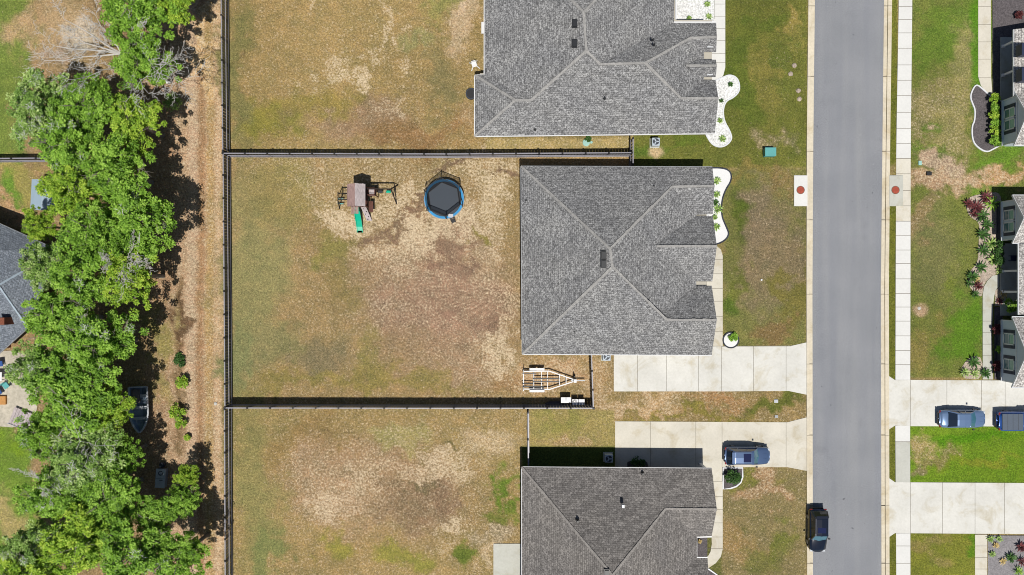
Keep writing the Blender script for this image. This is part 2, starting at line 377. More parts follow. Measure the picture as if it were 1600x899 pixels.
# trail
rect(226, 290, -9999, 9999, (168, 134, 102), .45, 14, .8); rect(268, 347, -9999, 9999, (180, 148, 116), .5, 6, .3); rect(276, 288, 440, 700, (112, 92, 58), .12, 5, .5, .75)
rect(292, 306, -9999, 9999, (186, 156, 128), .62, 4, .15, .8); rect(309, 319, -9999, 9999, (164, 126, 88), .3, 4, .15, .8); rect(322, 334, -9999, 9999, (178, 146, 92), .5, 4, .15, .8); rect(336, 346, -9999, 9999, (198, 162, 124), .7, 3, .15, .8)
ell(255, 520, 26, 50, (150, 140, 80), .25); ell(250, 600, 20, 26, (150, 136, 84), .3); ell(290, 500, 8, 60, (110, 84, 60), .2); ell(325, 60, 14, 90, (215, 176, 120), .8)
# yards between fence and houses
rect(358, 760, -9999, 240, (162, 138, 88), .34, 2); rect(360, 960, 243, 632, (158, 134, 90), .36, 2); rect(362, 830, 636, 9999, (160, 137, 88), .38, 2)
for a in [(372,130,28,160,(132,128,78),.1),(420,190,50,40,(142,136,62),.1),(560,185,110,45,BR,.35),(640,210,90,24,(150,118,78),.3),(690,20,36,26,(146,142,82),.1),
          (700,130,30,50,(140,130,86),.2),(500,160,60,30,(150,134,70),.2),(530,100,34,14,None,.85),(556,122,12,26,None,.95),(590,35,10,60,None,.8),(620,60,8,26,None,.8),
          (482,15,6,22,None,.8),(582,85,12,12,None,.8),(625,112,16,18,None,.7),(600,168,36,14,None,.6),(624,165,8,22,None,.75),(490,130,8,12,None,.6),(535,60,30,8,None,.45),
          (725,40,26,44,(186,160,124),.55),(716,16,8,20,(206,180,150),.5),(660,70,40,16,(150,144,92),.3),(720,190,20,24,(170,140,98),.5)]: ell(*a[:4], a[4], a[5])
for a in [(395,430,60,180,(144,138,90),.08),(375,560,24,80,(132,134,88),.05),(440,300,60,60,(150,136,84),.15),(520,390,40,36,(144,138,76),.1),(430,540,40,50,(138,132,88),.12),
          (560,440,50,40,(142,134,70),.1),(570,560,20,60,(142,138,66),.12),(495,560,40,40,(134,122,90),.2),
          (640,440,120,120,BR,.5),(720,480,120,150,(154,126,98),.55),(640,300,180,60,None,.55),(600,260,240,22,None,.55),(500,275,50,30,None,.5),
          (535,335,50,26,None,.95),(480,300,30,14,None,.6),(600,310,50,26,None,.85),(690,360,110,26,None,.98),(650,330,60,30,None,.95),(780,290,40,70,None,.9),(740,270,60,30,None,.75),(590,385,50,10,None,.85),
          (600,350,34,9,(140,114,92),.1),(640,325,36,10,(140,114,92),.1),(570,368,26,8,(140,114,92),.1),(700,268,50,9,(140,114,92),.15),(800,265,30,8,(140,114,92),.2),
          (780,400,36,50,(165,140,105),.7),(760,375,30,12,(150,140,72),.2),(660,400,60,14,None,.75),(700,430,70,26,None,.6),(650,480,40,14,None,.8),(665,500,26,12,None,.6),
          (785,475,34,40,None,.75),(790,545,26,50,None,.95),(740,470,40,14,None,.6),(620,540,50,20,None,.45),(720,570,60,16,None,.55),(560,470,40,10,None,.5),
          (690,395,50,9,(140,114,92),.1),(740,420,50,12,(140,114,92),.1),(700,480,30,10,(140,114,92),.1),(760,510,30,12,(140,114,92),.15),(800,600,30,18,(148,118,80),.3),(560,600,200,16,(146,132,74),.2),
          (850,600,60,30,(178,142,100),.7),(900,590,30,30,(176,140,102),.7)]: ell(*a[:4], a[4], a[5])
ell(700, 470, 110, 95, (154, 122, 102), .42, k=.6); ell(640, 560, 120, 40, (152, 126, 96), .35, k=.5)
for a in [(395,760,40,160,(146,138,86),.1),(420,860,24,60,(128,134,80),.05),(480,690,70,24,(152,128,80),.3),(500,750,60,60,(160,130,96),.62),(600,760,170,80,(158,130,96),.5),(560,760,60,40,None,.7),(640,790,70,30,(148,122,92),.4),
          (680,735,50,40,None,.85),(720,720,30,40,None,.8),(620,690,40,18,(160,150,92),.5),(505,780,30,30,None,.85),(520,850,36,28,(150,144,66),.1),(630,870,40,22,(148,144,66),.15),
          (700,810,24,14,None,.95),(690,845,30,12,None,.6),(640,740,40,12,None,.7),(700,770,40,26,(142,116,90),.35),(660,765,30,8,(130,116,84),.2),(710,692,26,8,(112,104,66),.2),
          (770,690,40,30,(176,152,112),.6),(798,768,14,34,(104,132,44),.02),(776,800,22,14,(122,130,58),.1),(725,865,18,26,(104,122,46),.05),(760,830,30,22,(150,134,104),.6),(760,870,14,26,(190,165,125),.6)]: ell(*a[:4], a[4], a[5])
# between and around the houses
rect(760, 990, 216, 236, (176, 156, 100), .45, 2, .1); rect(810, 985, 245, 262, (176, 146, 98), .4, 2)
rect(990, 1262, -9999, 262, (112, 116, 52), .1, 3); ell(1020, 235, 30, 18, (96, 118, 44), .0); ell(1025, 238, 12, 12, (196,170,130), .5, wob=.3); ell(1160, 130, 30, 100, (98, 112, 44), .0); ell(1240, 60, 16, 60, (134, 130, 64), .15)
ell(1200, 120, 26, 60, (132, 126, 62), .15); ell(1215, 220, 34, 18, (140, 128, 90), .5); ell(1240, 30, 14, 30, (150, 136, 70), .3); ell(1190, 30, 30, 20, (100,114,46), .0); ell(1225, 100, 18, 50, (104, 114, 50), .2)
ell(1080, 225, 40, 14, (100,118,44), .0)
rect(1128, 1262, 262, 545, (120, 120, 66), .12, 6, .3); ell(1158, 335, 13, 52, (88, 104, 40), 0, wob=.4); ell(1205, 400, 56, 90, (132, 116, 88), .25); ell(1190, 350, 26, 66, (134,118,92), .3); ell(1215, 520, 40, 30, (132, 108, 70), .2); ell(1225, 290, 30, 30, (136, 116, 74), .3)
ell(1145, 470, 14, 24, (88, 110, 40), .0, wob=.4); ell(1160, 430, 26, 16, (108, 114, 52), .05); ell(1190, 270, 40, 14, (140,126,68), .1); ell(1240, 470, 14, 60, (118, 112, 56), .1)
rect(928, 1262, 612, 660, (152, 130, 84), .4, 2); ell(1000, 632, 70, 16, (180, 148, 106), .7); ell(940, 600, 14, 50, (170, 140, 98), .6); ell(1210, 636, 50, 18, (104, 112, 46), .05); ell(1090, 650, 120, 8, (140, 130, 62), .1); ell(1120,625,60,10,(170,132,88),.4)
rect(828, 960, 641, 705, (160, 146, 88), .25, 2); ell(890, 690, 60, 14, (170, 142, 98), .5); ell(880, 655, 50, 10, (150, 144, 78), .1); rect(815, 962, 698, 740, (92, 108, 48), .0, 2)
rect(1115, 1262, 731, 9999, (138, 124, 82), .3, 3); ell(1180, 745, 50, 10, (128, 126, 60), .1); ell(1200, 770, 34, 18, (160, 128, 92), .6); ell(1215, 830, 26, 24, (118, 120, 56), .1); ell(1200, 860, 40, 30, (112, 118, 54), .05, .6); ell(1150, 850, 30, 40, (160, 132, 84), .4)
rect(958, 1128, 728, 9999, (110, 110, 60), .1, 2)
# across the road
rect(1386, 1402, -9999, 9999, (112, 116, 44), .05, 1.5)
rect(1420, 9999, -9999, 590, (116, 124, 58), .1, 2); ell(1500, 40, 60, 40, (104, 132, 46), .05); ell(1500, 90, 26, 70, (146, 140, 86), .25); ell(1525, 60, 12, 120, (88, 136, 30), 0, wob=.3); ell(1450, 60, 26, 60, (100, 124, 46), .02)
ell(1450, 170, 36, 50, (140, 130, 84), .45); ell(1495, 190, 24, 60, (150, 140, 88), .4); ell(1470, 220, 30, 12, (104, 128, 50), .05); ell(1570, 240, 60, 16, (100, 136, 40), .1)
ell(1500, 270, 110, 20, (186, 150, 118), .7); ell(1580, 272, 70, 12, (184, 144, 100), .6); ell(1440, 290, 36, 24, (170, 136, 106), .65); ell(1475, 240, 26, 22, (172, 144, 122), .7); ell(1540, 290, 30, 14, (104, 140, 44), .0)
ell(1470, 400, 50, 90, (122, 122, 74), .12); ell(1440, 350, 24, 40, (144, 124, 84), .4); ell(1510, 520, 34, 60, (94, 132, 36), .0, .95); ell(1450, 540, 30, 40, (136, 126, 68), .2); ell(1436, 482, 12, 12, (180,150,120), .5, wob=.2); ell(1480,450,24,30,(120,132,52),.05)
rect(1420, 9999, 665, 756, (112, 144, 36), .02, 2); ell(1440, 690, 26, 24, (170, 148, 94), .6); ell(1470, 715, 24, 18, (140, 130, 76), .4); ell(1520, 685, 90, 10, (86, 136, 22), 0, wob=.4); ell(1440, 725, 22, 12, (132,122,84), .35); ell(1540, 735, 80, 10, (134,142,44), .05)
rect(1420, 1526, 832, 9999, (128, 132, 50), .05, 2); ell(1450, 855, 26, 16, (146, 134, 74), .2); ell(1512, 850, 10, 30, (96, 136, 30), 0)
jit = (n4-.5)*.35+1; tint *= jit[..., None]
hv1 = (fbm(PX/20, PY/16, 71)-.5)*1.1+(fbm(PX/7, PY/6, 77)-.5)*.7
tint *= np.stack([1+.34*hv1, 1+.2*hv1, 1+.22*hv1], -1)
straw = straw+(fbm(PX/9, PY/9, 81)-.5)*.35*np.clip(straw*3, 0, 1)
ny, nx = PX.shape
gx = (PX-800)/S; gy = (449.5-PY)/S
me = bpy.data.meshes.new('ground')
co = np.stack([gx.ravel(), gy.ravel(), np.zeros(gx.size)], 1).astype('f')
ii = (np.arange(ny-1)[:, None]*nx+np.arange(nx-1)[None, :]).ravel()
fc = np.stack([ii, ii+nx, ii+nx+1, ii+1], 1).astype('i')
me.vertices.add(len(co)); me.vertices.foreach_set('co', co.ravel())
me.loops.add(fc.size); me.loops.foreach_set('vertex_index', fc.ravel()); me.polygons.add(len(fc))
me.polygons.foreach_set('loop_start', np.arange(0, fc.size, 4, dtype='i')); me.polygons.foreach_set('loop_total', np.full(len(fc), 4, dtype='i'))
me.update(calc_edges=True)
a = me.attributes.new('tint', 'FLOAT_COLOR', 'POINT'); a.data.foreach_set('color', np.concatenate([tint.reshape(-1, 3), np.ones((tint.size//3, 1))], 1).astype('f').ravel())
a = me.attributes.new('straw', 'FLOAT', 'POINT'); a.data.foreach_set('value', np.clip(straw, 0, 1).astype('f').ravel())
def ground_mat():
    m, t, b = newmat('ground'); tc = N(t, 'ShaderNodeTexCoord'); L = t.links.new
    at = N(t, 'ShaderNodeAttribute', attribute_name='tint'); st = N(t, 'ShaderNodeAttribute', attribute_name='straw')
    def nz(scale, det, rough=.6, dist=0, vec=None):
        n = N(t, 'ShaderNodeTexNoise'); n.inputs['Scale'].default_value = scale; n.inputs['Detail'].default_value = det; n.inputs['Roughness'].default_value = rough; n.inputs['Distortion'].default_value = dist
        L(vec or tc.outputs['Object'], n.inputs[0]); return n
    fine = nz(4.6, 5, .78, .2); mid = nz(.9, 4, .6); grain = nz(8, 3, .8)
    r1 = ramp(t, [(.3, (.5, .51, .5, 1)), (.5, (.98, .98, .98, 1)), (.7, (1.48, 1.46, 1.4, 1))]); L(fine.outputs[0], r1.inputs[0])
    r2 = ramp(t, [(.3, (.84, .86, .86, 1)), (.7, (1.16, 1.13, 1.1, 1))]); L(mid.outputs[0], r2.inputs[0])
    r3 = ramp(t, [(.34, (.62, .62, .62, 1)), (.66, (1.38, 1.38, 1.38, 1))]); L(grain.outputs[0], r3.inputs[0])
    cur = at.outputs['Color']
    for r in (r1, r2, r3):
        x = N(t, 'ShaderNodeMix', data_type='RGBA', blend_type='MULTIPLY'); x.inputs[0].default_value = 1; L(cur, x.inputs[6]); L(r.outputs[0], x.inputs[7]); cur = x.outputs[2]
    # straw flecks: threshold falls where the thatch is dead
    fl = nz(4.4, 5, .72, .35)
    ma = N(t, 'ShaderNodeMath', operation='MULTIPLY_ADD'); ma.inputs[1].default_value = .3; L(st.outputs['Fac'], ma.inputs[0]); L(fl.outputs[0], ma.inputs[2])
    mr = N(t, 'ShaderNodeMapRange'); mr.inputs[1].default_value = .6; mr.inputs[2].default_value = .88; mr.interpolation_type = 'SMOOTHSTEP'; L(ma.outputs[0], mr.inputs[0])
    mk = N(t, 'ShaderNodeMath', operation='MULTIPLY'); mk.inputs[1].default_value = .92; L(mr.outputs[0], mk.inputs[0])
    sc_ = N(t, 'ShaderNodeMix', data_type='RGBA', blend_type='MULTIPLY'); sc_.inputs[0].default_value = .8; sc_.inputs[6].default_value = C(234, 212, 178); L(r3.outputs[0], sc_.inputs[7])
    x = N(t, 'ShaderNodeMix', data_type='RGBA'); L(mk.outputs[0], x.inputs[0]); L(cur, x.inputs[6]); L(sc_.outputs[2], x.inputs[7])
    L(x.outputs[2], b.inputs['Base Color']); b.inputs['Roughness'].default_value = 1; b.inputs['Specular IOR Level'].default_value = .1
    bp = N(t, 'ShaderNodeBump'); bp.inputs['Strength'].default_value = .8; bp.inputs['Distance'].default_value = .09; L(fine.outputs[0], bp.inputs['Height']); L(bp.outputs[0], b.inputs['Normal'])
    return m
me.materials.append(ground_mat())
go = bpy.data.objects.new('ground', me); COL.objects.link(go); struct(go)
# ------------------------------------------------------------ road, kerbs, pavements, drives
def line(pts): return [G(*p) for p in pts]
YS = [-3000, -60, 0, 112, 225, 337, 450, 562, 675, 787, 899, 960, 4000]
def xl(tab): return [np.interp(y, [0, 225, 450, 675, 899], tab) for y in YS]
xa = xl([1262.5, 1260, 1259.5, 1260, 1260.5]); xb = xl([1273, 1270.5, 1269.2, 1269.5, 1270]); xc = xl([1381, 1378.5, 1376, 1376.5, 1377]); xd = xl([1393, 1390, 1388, 1388.5, 1389])
xs1 = xl([1404, 1400, 1399, 1398.5, 1400]); xs2 = xl([1425, 1422.5, 1422, 1421.5, 1422])
def band(x0, x1, z0, z1, name, mat, steps=None):
    mb = MB(); pa = [G(x, y) for x, y in zip(x0, YS)]; pb = [G(x, y) for x, y in zip(x1, YS)]
    for k in range(len(YS)-1):
        a, b, c, d = pa[k], pb[k], pb[k+1], pa[k+1]
        mb.poly([(*a, z1), (*d, z1), (*c, z1), (*b, z1)])
        mb.poly([(*a, z0), (*d, z0), (*d, z1), (*a, z1)]); mb.poly([(*b, z1), (*c, z1), (*c, z0), (*b, z0)])
    return mb.build(name, mat)
struct(band(xb, xc, -.05, .012, 'road', M['asphalt']))
mid1 = [(a+b)/2-.6 for a, b in zip(xa, xb)]; mid2 = [(c+d)/2 for c, d in zip(xc, xd)]
eps = lambda t_, k: [x+k for x in t_]
struct(band(eps(mid1, .5), xb, -.05, .03, 'gutter', M['curb'])); struct(band(xc, eps(mid2, -.5), -.05, .03, 'gutter', M['curb']))
struct(band(xa, mid1, -.05, .1, 'kerb', M['curb'])); struct(band(mid2, xd, -.05, .1, 'kerb', M['curb']))
def kerb_joints():
    mb = MB()
    for ya in (10, 120, 237, 344, 460, 569, 680, 790, 880):
        for t0, t1 in ((xa, xb), (xc, xd)):
            x0 = np.interp(ya, YS, t0); x1 = np.interp(ya, YS, t1); p = G(x0, ya); q = G(x1, ya)
            mb.box(p[0], p[1]-.02, .02, q[0], q[1]+.02, .104)
    return mb.build('kerb_joints', M['joint'])
struct(kerb_joints())
def slab(name, pts, z=.04, mat='conc_drive', joints=(), jw=.035):
    mb = MB(); mb.prism(line(pts), -.05, z)
    o = mb.build(name, [M[mat], M['joint']])
    me_ = MB()
    for (x0, y0, x1, y1) in joints:
        a, b = G(x0, y0), G(x1, y1); me_.beam((a[0], a[1], z+.001), (b[0], b[1], z+.001), jw, .006)
    if joints:
        j = me_.build('joint_lines', M['joint']); j.parent = o
    return struct(o)
# pavement in bays, with slightly different pours
segs = [(-300, 0, 'conc_white')]; 
yj = [0, 11, 31, 52, 76, 102, 126, 150, 176, 201, 225, 248, 272, 298, 322, 346, 368, 391, 412, 436, 459, 480, 502, 525, 548, 570, 594]
sw = MB(); jn = MB()
def sx(y): return np.interp(y, YS, xs1), np.interp(y, YS, xs2)
def swalk(y0, y1, mat):
    mb = MB(); ysq = np.linspace(y0, y1, max(2, int((y1-y0)/60)+2))
    pl = [G(sx(y)[0], y) for y in ysq]+[G(sx(y)[1], y) for y in ysq[::-1]]
    mb.prism(pl, -.05, .05); return struct(mb.build('pavement', M[mat]))
swalk(-1500, 248, 'conc_white'); swalk(248.4, 346, 'conc_beige'); swalk(346.4, 593.6, 'conc_white'); swalk(665.4, 690, 'conc_white'); swalk(690.4, 753.6, 'conc_grey'); swalk(833.4, 1800, 'conc_white')
mb = MB()
for y in yj[:-1]+[853, 880, 905, -20, -45, 690.2]:
    a, b = G(sx(y)[0], y), G(sx(y)[1], y); mb.beam((a[0], a[1], .051), (b[0], b[1], .051), .045, .006)
struct(mb.build('pavement_joints', M['joint']))
slab('driveway', [(959, 545), (1128, 541), (1237, 540.5), (1261, 535), (1261, 617), (1232, 611), (1130, 611.7), (959, 611.7)], joints=[(x, 541, x, 611.5) for x in (996, 1041, 1091, 1127, 1177, 1228)]+[(1128,541.5,1236,541)])
slab('driveway', [(961, 658.5), (1230, 660), (1261, 652), (1261, 736), (1230, 730), (1128, 730), (1128, 752), (1114, 752), (1114, 742), (961, 742)], mat='conc_beige', joints=[(1016, 659, 1016, 730), (1087, 659, 1087, 730), (1128, 660, 1128, 730), (1228, 660, 1228, 730)])
slab('driveway', [(1386, 586), (1398, 594), (1422, 593.8), (1800, 596), (1800, 667), (1422, 666), (1398, 665), (1386, 673)], joints=[(x, 594, x, 666) for x in (1422, 1479, 1533, 1570)])
slab('driveway', [(1386, 745), (1398, 753.6), (1800, 756), (1800, 836), (1398, 833), (1386, 841)], joints=[(x, 754, x, 834) for x in (1422, 1472, 1523, 1569)])
slab('garden_path', [(1104, 387), (1120, 385), (1126, 390), (1129, 400), (1129, 540.6), (1104, 540.6)], z=.045, mat='conc_beige', joints=[(1104, y, 1129, y) for y in (406, 428, 451, 471, 495, 518)])
slab('garden_path', [(1106, 752.4), (1129, 752.4), (1129, 858), (1126, 870), (1118, 880), (1106, 888), (1098, 890), (1098, 871), (1106, 869), (1110, 862), (1112, 850), (1108, 752.4)], z=.045, mat='conc_beige', joints=[(1106, y, 1129, y) for y in (776, 796, 817, 839, 857)])
slab('garden_path', [(1116, -200), (1133, -200), (1133, 106), (1130, 118), (1124, 126), (1100, 128), (1100, 30), (1116, 30)], z=.045, mat='conc_white', joints=[(1105, y, 1133, y) for y in (7, 26, 45, 64, 84, 98)])
slab('garden_path', [(1528, -200), (1547, -200), (1548, 120), (1550, 148), (1540, 144), (1532, 134), (1528, 120)], z=.045, mat='conc_beige', joints=[(1528, y, 1548, y) for y in (11, 39, 66, 93, 122)])
slab('garden_path', [(1535, 593), (1535, 462), (1537, 448), (1543, 438), (1551, 431), (1561, 429), (1561, 447), (1556, 452), (1553, 462), (1551, 478), (1549, 520), (1551, 593)], z=.045, mat='conc_grey', joints=[(1535, y, 1551, y) for y in (502, 520, 538, 556, 575)])
slab('garden_path', [(1523, 835.5), (1542, 835.5), (1542, 1100), (1523, 1100)], z=.045, mat='conc_beige', joints=[(1523, y, 1542, y) for y in (853, 871, 889)])
slab('patio', [(771, 849.5), (830, 849.5), (830, 1000), (771, 1000)], z=.06, mat='conc_grey')
slab('patio', [(-300, 560), (20, 548), (48, 556), (62, 590), (58, 640), (52, 655), (20, 668), (-300, 640)], z=.05, mat='patio_worn')
# storm inlets
for (cx, c2, lbl) in ((1250.5, 1239.5, 'pale concrete storm inlet slab with rusty red lid on the lawn side'), (1397, 1390, 'grey concrete storm inlet slab with rusty red lid on the pavement side')):
    left = cx < 1300; x0, x1 = ((1240, 1261) if left else (1388.6, 1410))
    t_ = thing('storm_inlet', lbl, 'storm drain', (*G((x0+x1)/2, 297), 0), group='storm inlets facing each other across the road')
    a, b = G(x0, 322.5), G(x1, 274.5)
    MB().box(a[0], a[1], -.05, b[0], b[1], .13).build('inlet_slab', M['conc_white' if left else 'conc_grey'], t_, True, bevel=.02)
    c = G(1250 if left else 1398, 297.5); MB().cyl((c[0], c[1], .12), (c[0], c[1], .15), .38, n=28).build('inlet_lid', M['lid_red'], t_, True)
    MB().ring((c[0], c[1]), .38, .43, .12, .143).build('lid_frame', M['joint'], t_, True)
# planting beds
def bed(name, pts, mat, z=.05, edge=None, ew=.14, ez=.1, closed=True):
    l_ = line(pts); o = MB().prism(l_, -.05, z).build(name, M[mat]); struct(o)
    if edge:
        e = MB().strip(l_, ew, -.02, ez, closed=closed).build('bed_edging', M[edge]); e.parent = o
    return o
def smooth(pts, n=3):
    for _ in range(n):
        q = []
        for k in range(len(pts)):
            a, b = pts[k], pts[(k+1) % len(pts)]
            q += [(a[0]*.75+b[0]*.25, a[1]*.75+b[1]*.25), (a[0]*.25+b[0]*.75, a[1]*.25+b[1]*.75)]
        pts = q
    return pts
bed('gravel_bed', smooth([(1095, 264), (1125, 262), (1141, 267), (1143, 282), (1133, 297), (1127, 315), (1127, 338), (1134, 354), (1139, 366), (1133, 376), (1118, 383), (1095, 383)], 2), 'gravel_pure', edge='stone_dark')
bed('gravel_bed', smooth([(1110, 130), (1128, 122), (1140, 117), (1153, 123), (1156, 142), (1146, 153), (1134, 158), (1129, 172), (1131, 190), (1140, 205), (1144, 219), (1130, 231), (1113, 228), (1102, 210), (1100, 200), (1100, 150)], 2), 'gravel_white', edge='trim')
bed('gravel_bed', [(1050, -150), (1115.4, -150), (1115.4, 40), (1050, 40)], 'gravel_white')
bed('mulch_bed', smooth([(1549, 153), (1535, 140), (1525, 132), (1519, 140), (1515, 152), (1519, 163), (1523, 172), (1522, 190), (1518, 197), (1518, 215), (1523, 228), (1540, 239), (1552, 233), (1565, 226), (1565, 150)], 2), 'mulch_dark', edge='trim')
bed('mulch_bed', [(1550, -150), (1700, -150), (1700, 60), (1566, 60), (1566, 150), (1550.5, 145)], 'mulch_dark')
bed('stone_bed', smooth([(1565, 300), (1540, 302), (1512, 308), (1508, 322), (1515, 340), (1530, 347), (1529, 370), (1528, 400), (1526, 412), (1514, 425), (1512, 445), (1522, 458), (1534, 466), (1536, 446), (1545, 434), (1560, 427), (1562, 400), (1562, 340)], 2), 'stones_tan')
bed('mulch_bed', [(1553.5, 480), (1566, 480), (1566, 593), (1553.5, 593)], 'mulch_dark')
bed('stone_bed', [(1554, 455), (1561.5, 448), (1575, 450), (1575, 478), (1554, 478)], 'stones_tan')
bed('stone_bed', smooth([(1505, 590), (1500, 578), (1510, 562), (1522, 556), (1534.4, 560), (1534.4, 592.5), (1510, 592.5)], 1), 'stones_tan')
bed('stone_bed', [(1543, 836.5), (1700, 838), (1700, 1050), (1543, 1050)], 'mulch_grey')
bed('mulch_bed', [(1129.4, 731), (1160, 731), (1160, 745), (1157, 754), (1150, 760), (1141, 763), (1129.4, 764)], 'mulch_dark', edge='trim')
bed('mulch_bed', [(1080, 836), (1105, 836), (1105, 874), (1080, 874)], 'mulch_dark')
bed('mulch_bed', [(1090, 891), (1107, 889), (1127, 903), (1127, 1000), (1090, 1000)], 'mulch_dark', edge='trim')
bed('mulch_bed', [(980, 730), (980, 722), (990, 719), (1004, 719), (1011, 722), (1013, 730)], 'mulch_dark', z=.06)
c = G(1141.5, 531.5)
t_ = bed('gravel_ring', [(1141.5+12*math.cos(a), 531.5+12*math.sin(a)) for a in np.linspace(0, 2*math.pi, 36, endpoint=False)], 'gravel_pure', edge='stone_dark', z=.08)
# ------------------------------------------------------------ houses
def newell(ps):
    n = Vector((0, 0, 0))
    for k in range(len(ps)):
        a, b = Vector(ps[k]), Vector(ps[(k+1) % len(ps)])
        n += Vector(((a.y-b.y)*(a.z+b.z), (a.z-b.z)*(a.x+b.x), (a.x-b.x)*(a.y+b.y)))
    return n.normalized()
def roof_part(faces, mat, root, th=.16):
    mb = MB(); mb.uv = []
    for f in faces:
        ps = [P(*q) for q in f]; n = newell(ps)
        if n.z < 0: ps = ps[::-1]; n = -n
        u = Vector((0, 0, 1)).cross(n); u = Vector((1, 0, 0)) if u.length < 1e-3 else u.normalized(); v = n.cross(u)
        mb.poly(ps); mb.uv.append([(Vector(p).dot(u)+50, Vector(p).dot(v)+50) for p in ps])
        lo = [(p[0], p[1], p[2]-th) for p in ps]; mb.poly(lo[::-1]); mb.uv.append([(0, 0)]*len(lo))
        for k in range(len(ps)):
            k2 = (k+1) % len(ps); mb.poly([ps[k], lo[k], lo[k2], ps[k2]]); mb.uv.append([(0, 0)]*4)
    return mb.build('roof', mat, root, world=True)
def caps(lines_, mat, roof, w_=.24):
    for a, b in lines_:
        mb = MB()
        pa, pb = Vector(P(*a)), Vector(P(*b)); d = (pb-pa); n = max(1, int(d.length/.33))
        for k in range(n):
            p, q = pa+d*(k/n), pa+d*((k+1.02)/n); mb.beam(tuple(p+Vector((0, 0, .02))), tuple(q+Vector((0, 0, .045))), w_*random.uniform(.8, 1.15), .04)
        o = mb.build('ridge_cap', mat, roof, world=False); o.location = -roof.parent.location
def under(faces, px, py):
    pass
def gutters(lines_, mat, root, name='gutter', w_=.1, h_=.12, dz=-.07):
    for a, b in lines_:
        pa, pb = P(*a), P(*b); MB().beam((pa[0], pa[1], pa[2]+dz), (pb[0], pb[1], pb[2]+dz), w_, h_).build(name, mat, root, world=True)
def walls(foot, mat, root, z1=2.8, name='wall'):
    return MB().prism([P(x, y, 0)[:2] for x, y in foot], 0, z1).build(name, mat, root, world=True)
def gable_wall(p0, p1, pk, root, mat, name='gable_wall', th=.12, dirx=-1):
    mb = MB(); a, b, c = p0, p1, pk
    o = (dirx*th, 0, 0)
    A = [a, b, c]; B = [tuple(Vector(q)+Vector(o)) for q in A]
    mb.poly(A); mb.poly(B[::-1])
    for k in range(3): mb.poly([A[k], B[k], B[(k+1) % 3], A[(k+1) % 3]])
    return mb.build(name, mat, root, world=True)
def roof_vent(root, px, py, h, w_=.42, l_=.72):
    x, y, z = P(px, py, h); mb = MB().box(x-w_/2, y-l_/2, z-.1, x+w_/2, y+l_/2, z+.16, top=.85)
    mb.box(x-w_/2-.04, y-l_/2-.04, z-.12, x+w_/2+.04, y+l_/2+.04, z+.04); return mb.build('roof_vent', M['vent_black'], root, True)
def pipe(root, px, py, h, r=.06, mat='vent_black'):
    x, y, z = P(px, py, h); return MB().cyl((x, y, z-.15), (x, y, z+.3), r, n=10).cyl((x, y, z-.1), (x, y, z+.06), r*2.2, r*1.3, n=12).build('vent_pipe', M[mat], root, True)
# --- house in the middle
hM = thing('house', 'grey shingled house in the middle with a white gravel bed and boat trailer beside it', 'house', (*G(955, 410), 0), group='single storey houses along the road')
NW, SW, NE, SE = (814, 260, 3), (816, 553.5, 3), (1113, 261, 3), (1112, 555, 3)
rN, rS = (953, 389, 6.8), (957, 417, 6.8); aw, ae = (1050, 292, 3.97), (1116.3, 291, 3.97); cw, ce = (1042, 500, 4.95), (1120, 500, 4.95)
bw_, be = (1010, 385, 5.0), (1120, 385, 5.0)
F = [(NW, rN, aw, ae, NE), (NW, SW, rS, rN), (SW, rS, cw, ce, SE), (rN, rS, (1040, 503, 4.5), (1088, 503, 2.95), (1088, 325, 2.95)), (rN, (1088, 325, 2.95), aw), (aw, ae, (1114, 334.5, 3), (1086, 336, 2.98)),
     (bw_, be, (1114, 338, 3), (1086, 338, 3)), (bw_, be, (1113, 440, 3), (1086, 440, 3)), ((1012, 500, 4.93), (1120, 500, 4.93), (1112, 446.5, 3), (1084, 446.5, 3))]
rf = roof_part(F, M['shingle_grey'], hM)
caps([(NW, rN), (SW, rS), (rN, rS), (rN, aw), (aw, ae), (rS, cw), (cw, ce), ((1026, 385, 5.0), be)], M['cap_grey'], rf)
walls([(822, 275), (1079, 275), (1079, 324), (1092, 324), (1092, 344), (1079, 344), (1079, 436), (1092, 436), (1092, 540), (822, 540)], M['wall_cream'], hM)
for y0, y1, yk, hk in ((337, 440, 385, 4.35), (447, 553, 500, 4.3), (263, 335, 292, 3.6)):
    X = P(1108, 0, 3)[0]; gable_wall((X, P(0, y0, 2.9)[1], 2.85), (X, P(0, y1, 2.9)[1], 2.85), (X, P(0, yk, hk)[1], hk), hM, M['trim'])
    walls_x = X
for yy in (340, 436, 450, 548):    # porch and garage corner posts
    p = P(1108, yy, 3); MB().box(p[0]-.12, p[1]-.12, 0, p[0]+.12, p[1]+.12, 2.86).build('porch_post', M['trim'], hM, True)
gutters([(SW, SE)], M['trim'], hM, w_=.13); gutters([(NW, NE)], M['galv'], hM); gutters([(NW, SW)], M['galv'], hM)
roof_vent(hM, 943, 398.5, 6.62); roof_vent(hM, 943, 412.5, 6.62)
for q in ((822, 313.5, 3.2), (897, 519, 4.0), (1021.5, 291.5, 3.9), (1004, 545, 3.2)): pipe(hM, *q)
x, y, z = P(971, 498, 4.6); MB().box(x-.16, y-.12, z-.1, x+.16, y+.12, z+.14, top=.8).build('roof_cap_vent', M['util_aqua'], hM, True)
garM = MB().box(P(1000, 0, 0)[0], P(0, 540, 0)[1]-.04, .05, P(1075, 0, 0)[0], P(0, 540, 0)[1]+.02, 2.2)
for k in range(1, 4): garM.box(P(1000, 0, 0)[0]+.02, P(0, 540, 0)[1]-.05, .05+k*.53, P(1075, 0, 0)[0]-.02, P(0, 540, 0)[1]-.03, .07+k*.53)
garM.build('garage_door', M['white_paint'], hM, True)
